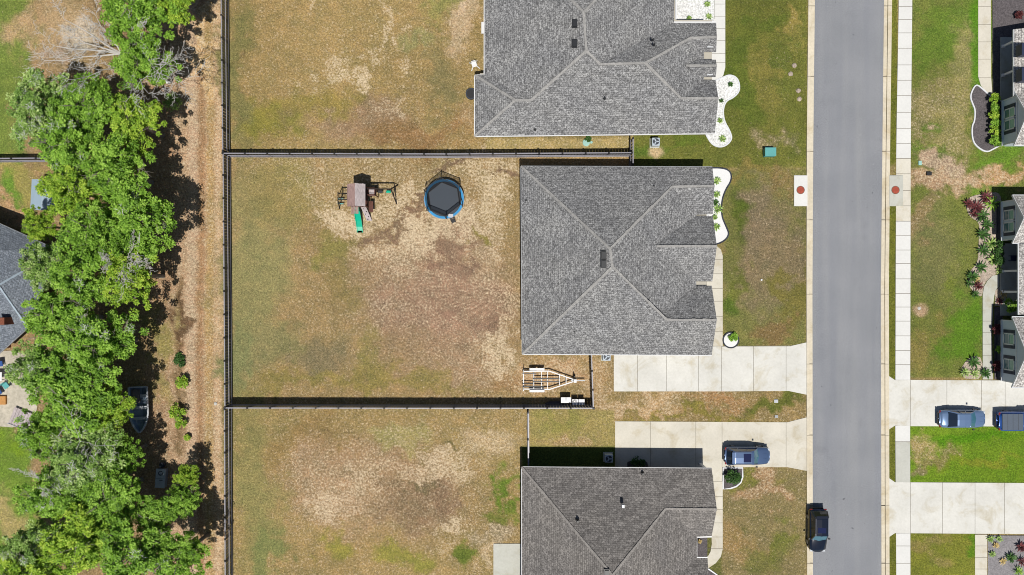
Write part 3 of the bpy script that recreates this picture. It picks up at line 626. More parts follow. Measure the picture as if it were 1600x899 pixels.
# --- house at the top
hU = thing('house', 'grey shingled house at the top with white gutters and curved white gravel beds', 'house', (*G(930, 60), 0), group='single storey houses along the road')
a_, b_, c_, d_, e_ = (757, -135, 3), (757, 117, 3), (742, 118, 3), (742, 213, 3), (1117, 208.5, 3)
r1, r2 = (912, 20, 6.2), (916, 80, 6.1); l1, l2 = (805, 157, 4.3), (830, 157, 4.45); s1, s2 = (938, 101, 5.6), (1008, 99, 5.5)
g1w, g1e = (1078, 60, 3.85), (1120, 58, 3.85); g3w, g3e = (1064, 154, 4.3), (1122.5, 154, 4.3); v_ = (1053, 36, 3); ne = (1057, -135, 3)
F = [(a_, b_, l2, r2, r1), (c_, b_, l2, l1), (c_, l1, d_), (d_, l1, l2, r2, s1, s2, g3w, g3e, e_), (r1, r2, s1, v_, ne), (a_, r1, ne), (s1, s2, g1w, g1e, (1119, 36, 3), v_),
     (s2, (1100, 79, 3.05), (1100, 135, 3.05)), (s2, g1w, (1100, 79, 3.05)), (s2, g3w, (1100, 135, 3.05)), (g1w, g1e, (1119, 81, 3.05), (1098, 81, 3.05)), ((1072, 103, 4.0), (1120, 103, 4.0), (1118.5, 93.5, 3.5), (1090, 93.5, 3.5)), ((1072, 103, 4.0), (1120, 103, 4.0), (1118.5, 120, 3.1), (1094, 120, 3.1)),
     (g3w, g3e, (1118, 125, 3.05), (1096, 125, 3.05))]
rf = roof_part(F, M['shingle_grey'], hU)
caps([(r1, r2), (r2, l2), (l1, l2), (c_, l1), (d_, l1), (r2, s1), (s1, s2), (s2, g1w), (g1w, g1e), (s2, g3w), (g3w, g3e), ((1072, 103, 4.0), (1120, 103, 4.0)), (a_, r1), (ne, r1)], M['cap_grey'], rf)
walls([(766, -120), (1046, -120), (1046, 48), (1100, 48), (1100, 198), (752, 201), (752, 128), (766, 128)], M['wall_cream'], hU)
for y0, y1, yk, hk in ((37, 80, 58, 3.6), (126, 208, 154, 4.1)):
    X = P(1112, 0, 3)[0]; gable_wall((X, P(0, y0, 2.9)[1], 2.85), (X, P(0, y1, 2.9)[1], 2.85), (X, P(0, yk, hk)[1], hk), hU, M['trim'])
gutters([(d_, e_), ((1051, 35, 3), (1119, 35, 3)), (b_, (757, -135, 3)), (c_, d_), ((742, 118, 3), (757, 118, 3)), ((1057, -135, 3), (1056.5, 30, 3))], M['white_paint'], hU, w_=.16)
roof_vent(hU, 898, 37, 6.15); roof_vent(hU, 898, 68, 6.1)
for q in ((945, 154, 4.65), (836, 202.5, 3.35), (1020, 62.5, 4.8), (1022, 70, 4.9)): pipe(hU, *q)
for y in (74, 117): x, yy, z = P(1109, y, 3.3); MB().box(x-.28, yy-.04, z-.1, x+.28, yy+.04, z+.12).build('flashing', M['trim'], hU, True)
# --- house at the bottom
hL = thing('house', 'brownish grey shingled house at the bottom with a silver car parked at its corner', 'house', (*G(955, 900), 0), group='single storey houses along the road')
nw, ne, sw_ = (815, 730, 3), (1112, 732, 3), (815, 1080, 3); ap, ap2 = (957, 899, 7.1), (957, 950, 7.1); gw, ge = (1040, 795, 4.35), (1120, 796, 4.35)
F = [(nw, ap, gw, ge, ne), (nw, sw_, ap2, ap), (ap, gw, (1089, 839, 3), (1089, 1000, 3), ap2), (gw, ge, (1112, 838, 3), (1089, 839, 3)), ((1040, 930, 4.6), (1109, 930, 4.6), (1105.5, 872, 3), (1080, 872, 3)), ((1040, 930, 4.6), (1109, 930, 4.6), (1106, 990, 3), (1080, 990, 3)), (sw_, ap2, (1089, 1000, 3), (1100, 1080, 3))]
rf = roof_part(F, M['shingle_warm'], hL)
caps([(nw, ap), (ap, ap2), (ap, gw), (gw, ge), ((1040, 930, 4.6), (1109, 930, 4.6))], M['cap_warm'], rf, .22)
walls([(823, 742), (1092, 742), (1092, 820), (1076, 824), (1076, 985), (1090, 985), (1090, 1020), (823, 1020)], M['wall_cream'], hL)
X = P(1107, 0, 3)[0]; gable_wall((X, P(0, 734, 2.9)[1], 2.85), (X, P(0, 836, 2.9)[1], 2.85), (X, P(0, 796, 4.1)[1], 4.1), hL, M['trim'])
for yy in (737, 832): p = P(1106, yy, 3); MB().box(p[0]-.14, p[1]-.14, 0, p[0]+.14, p[1]+.14, 2.86).build('porch_post', M['trim'], hL, True)
gutters([(nw, ne), (nw, sw_)], M['trim'], hL, w_=.09); gutters([((1112, 839, 3), (1088, 839.5, 3)), ((1088.5, 839, 3), (1088.5, 871, 3)), ((1088, 871.5, 3), (1105.5, 871.5, 3))], M['white_paint'], hL, 'fascia', w_=.12)
roof_vent(hL, 948, 896, 7.0)
for q in ((902.5, 814, 5.3), (1004, 740, 3.3)): pipe(hL, *q, r=.09)
x, y, z = P(973.5, 791, 4.9); MB().box(x-.15, y-.18, z-.1, x+.15, y+.18, z+.14, top=.8).build('roof_cap_vent', M['metal_pale'], hL, True)
# --- houses across the road (their fronts face the road)
def window(root, x, ya, yb, z0, z1, wallx):
    # frame on a wall whose face is at wallx (world X), facing -X; ya > yb world Y
    mb = MB(); t_ = .11
    for (y0, y1, q0, q1) in ((ya, ya+t_, z0, z1), (yb-t_, yb, z0, z1), (ya, yb, z0, z0+t_), (ya, yb, z1-t_, z1)): mb.box(wallx-.07, y0, q0, wallx+.02, y1, q1)
    mb.box(wallx-.065, ya, (z0+z1)/2-.03, wallx+.01, yb, (z0+z1)/2+.03)
    f = mb.build('window', M['trim'], root, True)
    g = MB().box(wallx-.03, ya+.05, z0+.05, wallx-.005, yb-.05, (z0+z1)/2-.03).build('pane', M['glass_win'], f); g.location = -root.location
    g = MB().box(wallx-.03, ya+.05, (z0+z1)/2+.03, wallx-.005, yb-.05, z1-.05).build('pane', M['glass_blind'], f); g.location = -root.location
def shutters(root, wallx, y0, y1, z0, z1):
    mb = MB().box(wallx-.05, y0, z0, wallx+.01, y1, z1)
    n = 9
    for k in range(n): zz = z0+.1+(z1-z0-.2)*k/(n-1); mb.box(wallx-.062, y0+.05, zz-.02, wallx-.04, y1-.05, zz+.02)
    mb.build('shutter', M['shutter'], root, True)
def yw(py, h): return P(0, py, h)[1]
def front_block(root, y_top, y_bot, wx_px, eave_px, ridge_len, pk_h, wins, roofmat, walltop=2.75):
    wx = P(wx_px, 0, 0)[0]; f0 = (CH-2.8)/CH
    ya, yb = yw(y_top, 2.8), yw(y_bot, 2.8)            # eaves north / south
    wn, ws = ya-.45, yb+.45; ex = (eave_px-800)/S*f0; back = wx+ridge_len
    MB().box(wx, ws, 0, back, wn, walltop).build('wall', M['wall_blue'], root, True)
    MB().box(wx-.05, ws-.05, 0, wx+.0, wn+.05, .72).build('stone_skirt', M['stone_dark'], root, True)
    MB().box(wx-.09, ws-.09, .722, wx+.0, wn+.09, .8).build('stone_cap', M['trim'], root, True)
    mid = (ya+yb)/2
    gable_wall((wx, ws, walltop), (wx, wn, walltop), (wx, mid, pk_h-.35), root, M['wall_blue'], dirx=1, th=.2)
    mb = MB()
    for yy in (ws-.03, wn+.03): mb.box(wx-.03, yy-.06, .8, wx+.05, yy+.06, walltop)
    mb.box(wx-.03, ws, walltop-.0, wx+.01, wn, walltop+.12)
    mb.build('corner_trim', M['trim'], root, True)
    for (p0, p1) in wins:
        window(root, 0, yw(p1, 1.85), yw(p0, 1.85), 1.05, 2.6, wx)
    lo, hi = wins[0][0], wins[-1][1]
    pairs = [(wins[0][0], -1), (wins[-1][1], 1)] if len(wins) == 2 and wins[1][0]-wins[0][1] < 8 else [(wins[0][0], -1), (wins[0][1], 1), (wins[1][0], -1), (wins[1][1], 1)]
    for p, s_ in pairs:
        a, b = yw(p+s_*.5, 1.85), yw(p+s_*5.5, 1.85); shutters(root, wx, min(a, b), max(a, b), 1.05, 2.6)
    rb = back+2
    mb = MB(); mb.uv = []
    for sgn, e in ((1, ya), (-1, yb)):
        ps = [(ex, e, 2.8), (rb, e, 2.8), (rb, mid, pk_h), (ex, mid, pk_h)]
        n = newell(ps)
        if n.z < 0: ps = ps[::-1]; n = -n
        u = Vector((0, 0, 1)).cross(n).normalized(); v = n.cross(u)
        lo_ = [(p[0], p[1], p[2]-.16) for p in ps]
        mb.poly(ps); mb.uv.append([(Vector(p).dot(u)+50, Vector(p).dot(v)+50) for p in ps]); mb.poly(lo_[::-1]); mb.uv.append([(0, 0)]*4)
        for k in range(4): k2 = (k+1) % 4; mb.poly([ps[k], lo_[k], lo_[k2], ps[k2]]); mb.uv.append([(0, 0)]*4)
    r = mb.build('roof', roofmat, root, True)
    mb = MB()
    mb.beam((ex-.02, ya, 2.75), (ex-.02, mid, pk_h-.05), .05, .17); mb.beam((ex-.02, yb, 2.75), (ex-.02, mid, pk_h-.05), .05, .17)
    mb.beam((ex, ya+.03, 2.74), (rb, ya+.03, 2.74), .08, .12); mb.beam((ex, yb-.03, 2.74), (rb, yb-.03, 2.74), .08, .12)
    mb.build('bargeboard', M['trim'], root, True)
def porch(root, y0, y1, fx_px, eave_px, cols, roofmat, back=7.0):
    f0 = (CH-2.85)/CH; ex = (eave_px-800)/S*f0; fx = P(fx_px, 0, 0)[0]; ya, yb = yw(y0, 2.85), yw(y1, 2.85)
    MB().box(fx, yb-.2, 0, fx+4, ya+.2, .15).build('porch_floor', M['conc_grey'], root, True)
    MB().box(fx+3.0, yb-.6, .14, fx+back+3, ya+.3, 2.72).build('wall', M['wall_blue'], root, True)
    d = MB().box(fx+2.93, (ya+yb)/2-.5, .15, fx+3.0, (ya+yb)/2+.5, 2.25).build('front_door', M['shutter'], root, True)
    mb = MB(); mb.uv = []
    ps = [(ex, yb, 2.85), (ex+7, yb, 2.85+7*.4), (ex+7, ya, 2.85+7*.4), (ex, ya, 2.85)]; n = newell(ps)
    if n.z < 0: ps = ps[::-1]; n = -n
    u = Vector((0, 0, 1)).cross(n).normalized(); v = n.cross(u); lo_ = [(p[0], p[1], p[2]-.16) for p in ps]
    mb.poly(ps); mb.uv.append([(Vector(p).dot(u)+50, Vector(p).dot(v)+50) for p in ps]); mb.poly(lo_[::-1]); mb.uv.append([(0, 0)]*4)
    for k in range(4): k2 = (k+1) % 4; mb.poly([ps[k], lo_[k], lo_[k2], ps[k2]]); mb.uv.append([(0, 0)]*4)
    mb.build('roof', roofmat, root, True)
    MB().box(ex-.08, yb, 2.68, ex, ya, 2.82).build('gutter', M['trim'], root, True)
    for c_ in cols:
        y = yw(c_, 0); MB().box(fx+.1, y-.1, .15, fx+.3, y+.1, 2.7).box(fx+.05, y-.15, .15, fx+.35, y+.15, .4).build('porch_post', M['trim'], root, True)
hR2 = thing('house', 'blue grey house across the road with two front gables, shutters and a planted stone bed', 'house', (*G(1610, 450), 0), group='blue grey houses across the road')
front_block(hR2, 305.5, 380, 1557, 1582, 7, 4.35, [(328, 344.5), (347, 363)], M['shingle_pale'])
porch(hR2, 381, 492, 1562, 1592, (424, 456), M['shingle_pale'])
front_block(hR2, 495.5, 605.5, 1557, 1581.5, 7, 4.75, [(521, 539), (561, 579)], M['shingle_pale'])
hR1 = thing('house', 'blue grey house at the top right with a columned porch behind a clipped hedge', 'house', (*G(1610, 130), 0), group='blue grey houses across the road')
porch(hR1, 46, 150, 1562, 1585, (74, 119), M['shingle_pale'])
front_block(hR1, 143, 227, 1558, 1585, 7, 4.5, [(169, 184.5), (186.5, 203)], M['shingle_pale'])
MB().box(P(1592, 0, 3.6)[0], yw(88, 3.6), 3.2, P(1600, 0, 3.6)[0]+1, yw(70, 3.6), 4.0).build('dormer', M['shutter'], hR1, True)
MB().box(P(1592, 0, 3.6)[0], yw(128, 3.6), 3.2, P(1600, 0, 3.6)[0]+1, yw(108, 3.6), 4.0).build('dormer', M['shutter'], hR1, True)
# --- house at the left behind the trees
hW = thing('house', 'slate blue roofed house at the left edge, half hidden by oak trees', 'house', (*G(0, 450), 0))
F = [((-160, 290, 3), (-70, 390, 5.4), (-2, 446, 5.2), (92, 392, 3), (0, 350, 3)), ((92, 392, 3), (-2, 446, 5.2), (44, 512, 3.2)), ((-2, 446, 5.2), (44, 512, 3.2), (-10, 560, 3), (-120, 520, 3), (-70, 390, 5.4)), ((-160, 290, 3), (-70, 390, 5.4), (-120, 520, 3))]
rf = roof_part(F, M['shingle_slate'], hW); caps([((-2, 446, 5.2), (44, 512, 3.2)), ((-70, 390, 5.4), (-2, 446, 5.2)), ((92, 392, 3), (-2, 446, 5.2))], M['cap_slate'], rf, .18)
walls([(-120, 335), (0, 372), (70, 400), (35, 500), (-8, 535), (-100, 510)], M['brick_red'], hW)
gutters([((-160, 290, 3), (0, 350, 3)), ((0, 350, 3), (92, 392, 3)), ((44, 512, 3.2), (-10, 560, 3))], M['galv'], hW)
x, y, z = P(4, 502, 4.4); MB().box(x-.5, y-.35, 2.5, x+.4, y+.35, 4.7).build('chimney', M['brick_red'], hW, True)
x, y, z = P(13, 532, 0); MB().box(x-.7, y-.75, 0, x+.3, y+.75, 2.0).build('brick_pier', M['brick_red'], hW, True)
# ------------------------------------------------------------ fences
def fence(pts, label, h=1.75, side=1, bay=2.27, group='dark privacy fences around the back yards', rails_lit=True):
    l_ = line(pts); o = thing('fence', label, 'fence', (*l_[0], 0), group=group)
    pan = MB(); rl = [MB(), MB(), MB()]; posts = []
    for a, b in zip(l_[:-1], l_[1:]):
        a = Vector(a); b = Vector(b); d = b-a; L_ = d.length; d.normalize(); nrm = Vector((-d.y, d.x))*side
        nb = max(1, round(L_/bay)); st = L_/nb
        npk = int(L_/.15)
        for k in range(npk):   # shadowbox boards on both sides of the rails
            p = a+d*(k+.5)*L_/npk; off = nrm*(.045 if k % 2 else -.045); q = p+off; hh = h-.05+random.uniform(-.012, .012)
            e = d*.073; t_ = nrm*.009
            c4 = [q-e-t_, q+e-t_, q+e+t_, q-e+t_]; i = len(pan.v)
            pan.v += [(c.x, c.y, .05) for c in c4]+[(c.x, c.y, hh) for c in c4]
            for f in ((4,5,6,7),(0,1,5,4),(1,2,6,5),(2,3,7,6),(3,0,4,7)): pan.f.append(tuple(i+z_ for z_ in f)); pan.mi.append(0)
        for j, z_ in enumerate((.3, .95, h)):
            wd = .075 if j < 2 else .11; o_ = nrm*(.085 if j < 2 else 0)
            rl[j].beam((a.x+o_.x, a.y+o_.y, z_), (b.x+o_.x, b.y+o_.y, z_), wd, .06 if j < 2 else .035)
        for k in range(nb+1):
            p = a+d*st*k
            if posts and (Vector(posts[-1])-p).length < .3: continue
            posts.append((p.x, p.y))
    pan.build('fence_panel', M['fence_face'], o, True)
    for r in rl: r.build('rail', M['rail'], o, True)
    pm = None
    for (x, y) in posts:
        if pm is None:
            pm = MB().box(-.07, -.07, 0, .07, .07, h+.08).box(-.09, -.09, h+.082, .09, .09, h+.13, top=.5).build('post', M['fence_dark'], o)
            pm.location = (x-o.location.x, y-o.location.y, 0)
        else:
            c = pm.copy(); COL.objects.link(c); c.parent = o; c.location = (x-o.location.x, y-o.location.y, 0)
    return o
fence([(356, -120), (356.8, 0), (359.3, 241)], 'dark fence along the trail at the top yard beside the sandy track', side=-1 if False else 1)
fence([(359.8, 243), (362.6, 632)], 'dark fence along the trail at the middle yard with the trampoline')
fence([(362, 635), (363, 899), (363.3, 1010)], 'dark fence along the trail at the bottom yard')
fence([(359, 245), (700, 246), (983, 244)], 'long dark fence between the top yard and the yard with the playset', side=-1)
fence([(984.5, 262), (984.5, 222)], 'short dark fence piece joining the top house and the middle house', side=1)
fence([(362, 633), (640, 633.5), (925, 633.5)], 'long dark fence between the trampoline yard and the bottom yard', side=1)
fence([(921, 548), (924, 634)], 'short dark fence in front of the boat trailer beside the driveway', side=1)
fence([(824.5, 640), (825, 722)], 'short thin grey fence at the corner of the bottom house', side=1)
fence([(-60, 253), (0, 253), (112, 252)], 'dark fence at the left edge running into the trees', group=None, side=-1)
# ------------------------------------------------------------ foliage
def leaves(clusters, leaf=(.34, .15), per=34, rad=.55, flat=.55, seed=0, droop=.3):
    rr = np.random.default_rng(seed); n = len(clusters)*per
    cen = np.repeat(np.array(clusters)[:, :3], per, 0); crad = np.repeat(np.array(clusters)[:, 3], per)
    d = rr.normal(size=(n, 3)); d /= np.linalg.norm(d, axis=1)[:, None]
    rad_ = crad*rr.random(n)**.45
    off = d*rad_[:, None]; off[:, 2] *= flat
    c = cen+off
    out = off/np.maximum(1e-4, np.linalg.norm(off, axis=1))[:, None]
    ax = out+rr.normal(size=(n, 3))*.55; ax[:, 2] -= droop; ax /= np.linalg.norm(ax, axis=1)[:, None]
    up = np.array([0, 0, 1.0])+rr.normal(size=(n, 3))*.45
    sd_ = np.cross(ax, up); sd_ /= np.maximum(1e-4, np.linalg.norm(sd_, axis=1))[:, None]
    l_ = leaf[0]*(.6+.8*rr.random(n))/2; w_ = leaf[1]*(.6+.8*rr.random(n))/2
    A = c-ax*l_[:, None]; B = c+sd_*w_[:, None]; D = c+ax*l_[:, None]; E = c-sd_*w_[:, None]
    co = np.stack([A, B, D, E], 1).reshape(-1, 3)
    cl = np.repeat(rr.random(len(clusters)), per)
    rnd = np.clip(cl*.55+rr.random(n)*.45, 0, 1)
    return co, rnd
def leaf_obj(name, co, rnd, mat, parent, extra=None):
    n0 = len(co)//4
    if extra: co = np.concatenate([co, extra[0]]); rnd = np.concatenate([rnd, extra[1]])
    n = len(co)//4; me = bpy.data.meshes.new(name)
    me.vertices.add(len(co)); me.vertices.foreach_set('co', co.astype('f').ravel())
    me.loops.add(4*n); me.loops.foreach_set('vertex_index', np.arange(4*n, dtype='i')); me.polygons.add(n)
    me.polygons.foreach_set('loop_start', np.arange(0, 4*n, 4, dtype='i')); me.polygons.foreach_set('loop_total', np.full(n, 4, dtype='i'))
    me.update(calc_edges=True); a = me.attributes.new('rnd', 'FLOAT', 'FACE'); a.data.foreach_set('value', rnd.astype('f')); me.materials.append(mat)
    if extra: me.materials.append(extra[2]); me.polygons.foreach_set('material_index', np.concatenate([np.zeros(n0, 'i'), np.ones(n-n0, 'i')]))
    o = bpy.data.objects.new(name, me); COL.objects.link(o); o.parent = parent; return o
def crown_clusters(rad, zc, hz, nlobe, ncl, seed, crad=(.35, .75)):
    rr = random.Random(seed); lobes = []
    for k in range(nlobe):
        a = 2*math.pi*k/nlobe+rr.uniform(-.5, .5); d = rad*rr.uniform(.25, .68); lobes.append((d*math.cos(a), d*math.sin(a), zc+rr.uniform(-.35, .3)*hz, rad*rr.uniform(.28, .48)))
    lobes.append((0, 0, zc+.35*hz, rad*.5)); cl = []
    for k in range(ncl):
        L_ = rr.choice(lobes); th = rr.uniform(0, 2*math.pi); ph = math.acos(rr.uniform(-.35, 1)); r = L_[3]*rr.uniform(.55, 1.18)
        cl.append((L_[0]+r*math.sin(ph)*math.cos(th), L_[1]+r*math.sin(ph)*math.sin(th), L_[2]+r*math.cos(ph)*.75, rr.uniform(*crad)))
    return cl, lobes
def limbs(mb, lobes, h0, r0, rr, twigs=3):
    mb.cyl((0, 0, -.1), (0, 0, h0), r0*1.3, r0*.9, 9)
    for L_ in lobes:
        p0 = Vector((0, 0, h0*rr.uniform(.75, 1.0))); p3 = Vector(L_[:3]); mid = p0.lerp(p3, .5)+Vector((rr.uniform(-.3, .3), rr.uniform(-.3, .3), rr.uniform(0, .5)))
        mb.cyl(p0, mid, r0*.55, r0*.36, 7); mb.cyl(mid, p3, r0*.36, r0*.18, 6)
        for _ in range(twigs):
            q = p3+Vector((rr.gauss(0, 1), rr.gauss(0, 1), rr.uniform(0, 1.1))).normalized()*L_[3]*rr.uniform(.7, 1.05); mb.cyl(p3, q, r0*.16, .015, 5)
            for _ in range(2):
                q2 = q+Vector((rr.gauss(0, 1), rr.gauss(0, 1), rr.uniform(-.2, .6))).normalized()*.6; mb.cyl(p3.lerp(q, .65), q2, .03, .008, 4)
def tree(name, label, cat, loc, seed, rad, zc, hz, ncl, mat, nlobe=8, per=34, leaf=(.34, .16), moss=0, group=None, crad=(.3, .62)):
    o = thing(name, label, cat, loc, group=group); rr = random.Random(seed)
    cl, lobes = crown_clusters(rad, zc, hz, nlobe, ncl, seed, crad)
    mb = MB(); limbs(mb, lobes, zc-hz*.5, max(.1, rad*.055), rr); mb.build('trunk', M['bark'], o)
    co, rnd = leaves(cl, leaf, per, seed=seed); ex = None
    if moss:
        mc = [c for c in cl if c[2] > zc-.2]; rr.shuffle(mc); m2 = [(c[0], c[1], c[2]+.1, .5) for c in mc[:moss]]
        c2, r2_ = leaves(m2, (.5, .045), 30, seed=seed+5); ex = (c2, r2_, M['leaf_moss'])
    leaf_obj('crown', co, rnd, mat, o, ex)
    return o
def at(px, py, h): x, y, _ = P(px, py, h); return (x, y, 0)
GT = 'oak trees in the strip along the trail'
protos = []
TR = [ # px, py of the crown, radius px, crown height m, kind, label
 (215, 10, 66, 8, 0, 'spreading green oak cut by the top edge, topmost in the strip of trees'),
 (272, -2, 40, 7, 2, 'bright green tree at the top edge beside the sandy trail'),
 (222, 98, 46, 7, 1, 'green oak just right of the pale dead tree'),
 (66, 172, 56, 7.5, 3, 'greyish green oak at the upper left with pale moss in its crown'),
 (138, 168, 48, 7.5, 0, 'dense green oak just below the pale dead tree'),
 (208, 192, 50, 7, 2, 'bright yellowish green oak above the dark gap by the trail'),
 (110, 228, 58, 8, 1, 'wide green oak over the end of the left fence'),
 (178, 268, 56, 8.5, 0, 'tall dense oak level with the long fence above the playset'),
 (118, 300, 50, 8, 2, 'light green oak beside the pale blue shed'),
 (218, 342, 60, 8, 1, 'large oak reaching toward the trail level with the trampoline'),
 (150, 358, 52, 8.5, 0, 'dense oak right of the black shadow of the left house'),
 (62, 352, 26, 6, 2, 'small round tree at the upper corner of the slate blue roof'),
 (70, 412, 40, 7, 3, 'pale leaved tree overhanging the slate blue roof'),
 (128, 428, 54, 8.5, 1, 'large oak touching the right end of the slate blue roof'),
 (205, 430, 52, 7.5, 2, 'bright oak over the trail side level with the roof vents'),
 (95, 500, 54, 8, 0, 'dark green oak at the lower corner of the slate blue roof'),
 (150, 540, 58, 8.5, 1, 'broad oak above the aluminium boat'),
 (70, 575, 50, 7.5, 3, 'thin grey green oak over the tan patio'),
 (118, 620, 64, 8.5, 0, 'largest oak left of the aluminium boat'),
 (170, 640, 38, 7, 2, 'bright oak partly covering the aluminium boat'),
 (72, 680, 44, 7.5, 1, 'green oak below the tan patio corner'),
 (130, 715, 56, 8, 3, 'grey flecked oak with bare white twig tips'),
 (190, 712, 34, 5.5, 0, 'dark green tree just below the aluminium boat'),
 (88, 770, 52, 7.5, 1, 'green oak with bare pale branches near the lower left lawn'),
 (172, 775, 52, 7, 0, 'oak left of the grey storage box'),
 (60, 858, 52, 7.5, 3, 'soft green oak at the lower left corner of the picture'),
 (128, 850, 58, 8, 2, 'yellow green oak at the bottom of the tree strip'),
 (206, 862, 60, 8, 1, 'wide oak at the bottom edge between two others'),
 (284, 868, 46, 7, 0, 'rightmost oak at the bottom edge beside the trail'),
 (293, 744, 18, 4, 2, 'small leafy tree just right of the grey storage box'),
 (240, 806, 42, 5.5, 0, 'small dark tree below the grey storage box'),
 (288, 782, 26, 4.5, 0, 'small dark green tree between the storage box and the fence'),
 (45, 905, 60, 8, 2, 'oak crown cut by the bottom edge at far left')]
kinds = [dict(seed=3, mat='leaf_oak', moss=0), dict(seed=8, mat='leaf_oak', moss=10), dict(seed=15, mat='leaf_lime', moss=0), dict(seed=21, mat='leaf_soft', moss=26)]
first = {}
for k, (px, py, r, h, kd, lb) in enumerate(TR):
    h *= .8; r *= 1.04
    var = kd*2+(k % 2); loc = at(px, py, h); s_ = r/S*((CH-h)/CH)/4.0*1.06
    if var not in first:
        q = kinds[kd]; t_ = tree('oak_tree', lb, 'tree', loc, q['seed']+k % 2*50, 4.0, 8.0, 3.2, 250, M[q['mat']], nlobe=10, per=62, leaf=(.27, .14), moss=q['moss'], group=GT)
        first[var] = t_; first[str(var)] = None; t_.scale = (s_, s_, h/8.0); index_children()
    else:
        copy_thing(first[var], loc, random.uniform(0, 6.28), (s_, s_*random.uniform(.9, 1.1), h/8.0), lb, GT)
# dead pale trees
def dead_tree(label, base, tips, loc_h=6):
    x0, y0, _ = P(*base, 0); o = thing('dead_tree', label, 'tree', (x0, y0, 0)); mb = MB(); rr = random.Random(len(label))
    def grow(p, q, r, dep):
        n = 4; prev = p; 
        for k in range(1, n+1):
            c = p.lerp(q, k/n)+Vector((rr.uniform(-.18, .18), rr.uniform(-.18, .18), rr.uniform(-.1, .1)))*(k < n); r1_ = r*(1-.2*k)
            mb.cyl(prev, c, r*(1-.2*(k-1)), max(.014, r1_), 6)
            if dep > 0:
                for _ in range(2):
                    d = (q-p).normalized(); sd_ = Vector((-d.y, d.x, rr.uniform(-.2, .3)))*rr.choice((-1, 1)); L_ = (q-p).length*rr.uniform(.22, .42)
                    grow(c, c+(d*.8+sd_*rr.uniform(.5, .95)).normalized()*L_, max(.016, r1_*.5), dep-1)
            prev = c
    top = Vector(P(*tips[0][:3])); st_ = Vector((x0, y0, 0)); fork = Vector(P(base[0], base[1], 3.5)); mb.cyl(st_, fork, .2, .15, 8)
    for t_ in tips: grow(fork, Vector(P(*t_[:3])), t_[3], 2)
    mb.build('trunk', M['bark_pale'], o, True)
dead_tree('bare whitish dead tree leaning over tan ground at the upper left', (190, 84), [(85, 72, 5, .13), (100, 30, 6, .1), (150, 25, 6, .09), (70, 95, 4.5, .09), (120, 60, 5.5, .1)])
dead_tree('bare white branches sprawling over the green oak right of the dead tree', (205, 100), [(232, 146, 8.5, .1), (265, 100, 8.2, .08), (118, 124, 8.3, .07), (285, 130, 8, .06), (215, 40, 7.5, .06)])
dead_tree('pale bare twigs poking out of the crowns level with the trampoline', (185, 395), [(225, 400, 9.5, .06), (200, 420, 9.6, .06), (165, 405, 9.6, .05)])
dead_tree('bare grey twigs in the lower tree strip near the white moss', (95, 760), [(50, 740, 8, .05), (75, 775, 8.5, .05), (125, 690, 8.6, .05)])
# bushes
def bush(label, px, py, r, h, mat, seed, name='bush', ncl=26, leaf=(.2, .1), cat='bush', group=None, per=26):
    x, y, _ = P(px, py, h*.7); o = thing(name, label, cat, (x, y, 0), group=group); rr = random.Random(seed); R_ = r/S; cl = []
    for k in range(ncl):
        a = rr.uniform(0, 6.28); d = R_*math.sqrt(rr.random())*.85; cl.append((d*math.cos(a), d*math.sin(a), h*(.35+.55*math.sqrt(max(0, 1-(d/R_)**2))*rr.uniform(.6, 1)), R_*rr.uniform(.22, .4)))
    co, rnd = leaves(cl, leaf, per, seed=seed); leaf_obj('foliage', co, rnd, M[mat], o)
    mb = MB()
    for k in range(6): c_ = rr.choice(cl); mb.cyl((0, 0, -.02), c_[:3], .03, .012, 5)
    mb.build('stems', M['bark'], o); return o
bush('lime green bush in the weedy line beside the trail, level with the boat', 283, 598, 10, 1.1, 'leaf_lime', 31)
bush('larger lime green bush in the weedy line below the boat', 277, 644, 13, 1.3, 'leaf_lime', 32)
bush('small green shrub at the lower end of the weedy line', 282, 662, 9, 1.0, 'leaf_lime', 33)
bush('low dark green weed patch beside the trail, level with the trailer', 282, 562, 11, .35, 'leaf_dark', 34)
bush('sparse olive shrub beside the trail under the oak at upper right', 268, 158, 16, 1.6, 'leaf_soft', 37)
bush('tiny yellow green shrub below the weedy line', 292, 684, 5, .6, 'leaf_lime', 38)
bush('leafy green shrub in the edged corner bed beside the silver car', 1146, 748, 13, 1.1, 'leaf_dark', 40, ncl=34)
bush('dark shrub standing in the shade on the driveway edge of the bottom house', 997, 727, 12, .6, 'leaf_dark', 41)
bush('small green weeds between the septic lid and the top house wall', 919, 217, 5, .3, 'leaf_dark', 42)
bush('small green plant in the round white gravel ring', 1146, 527, 7, .5, 'leaf_oak', 43, name='potted_plant', cat='plant')
bush('small red leaved shrub in the dark mulch at the top right corner', 1593, 23, 6, .6, 'leaf_red', 44)
bush('leafy green bush at the porch corner across the road', 1581, 477, 11, 1.1, 'leaf_oak', 45)
bush('green bush between the red shrubs under the lower gable windows', 1562, 547, 6, .8, 'leaf_oak', 46)
bush('dark red shrub under the upper window of the lower gable', 1560, 515, 8, .8, 'leaf_red', 47, ncl=30)
bush('dark red shrub under the lower window of the lower gable', 1560, 573, 8, .8, 'leaf_red', 48, ncl=30)
bush('round grey green shrub at the end of the hedge', 1563, 222, 9, .9, 'leaf_oak', 49)
GH = 'clipped hedge plants in front of the top right house'
hd = ['topmost', 'second', 'third', 'fourth', 'fifth', 'lowest']
for k in range(6): bush(f'{hd[k]} clipped shrub of the green hedge beside the dark mulch bed', 1554.5+(k % 2), 154+k*13, 8.5, 1.0, 'leaf_oak' if k % 2 else 'leaf_lime', 60+k, name='hedge_shrub', cat='hedge', group=GH, ncl=22)
GP = 'dark shrubs along the porch across the road'
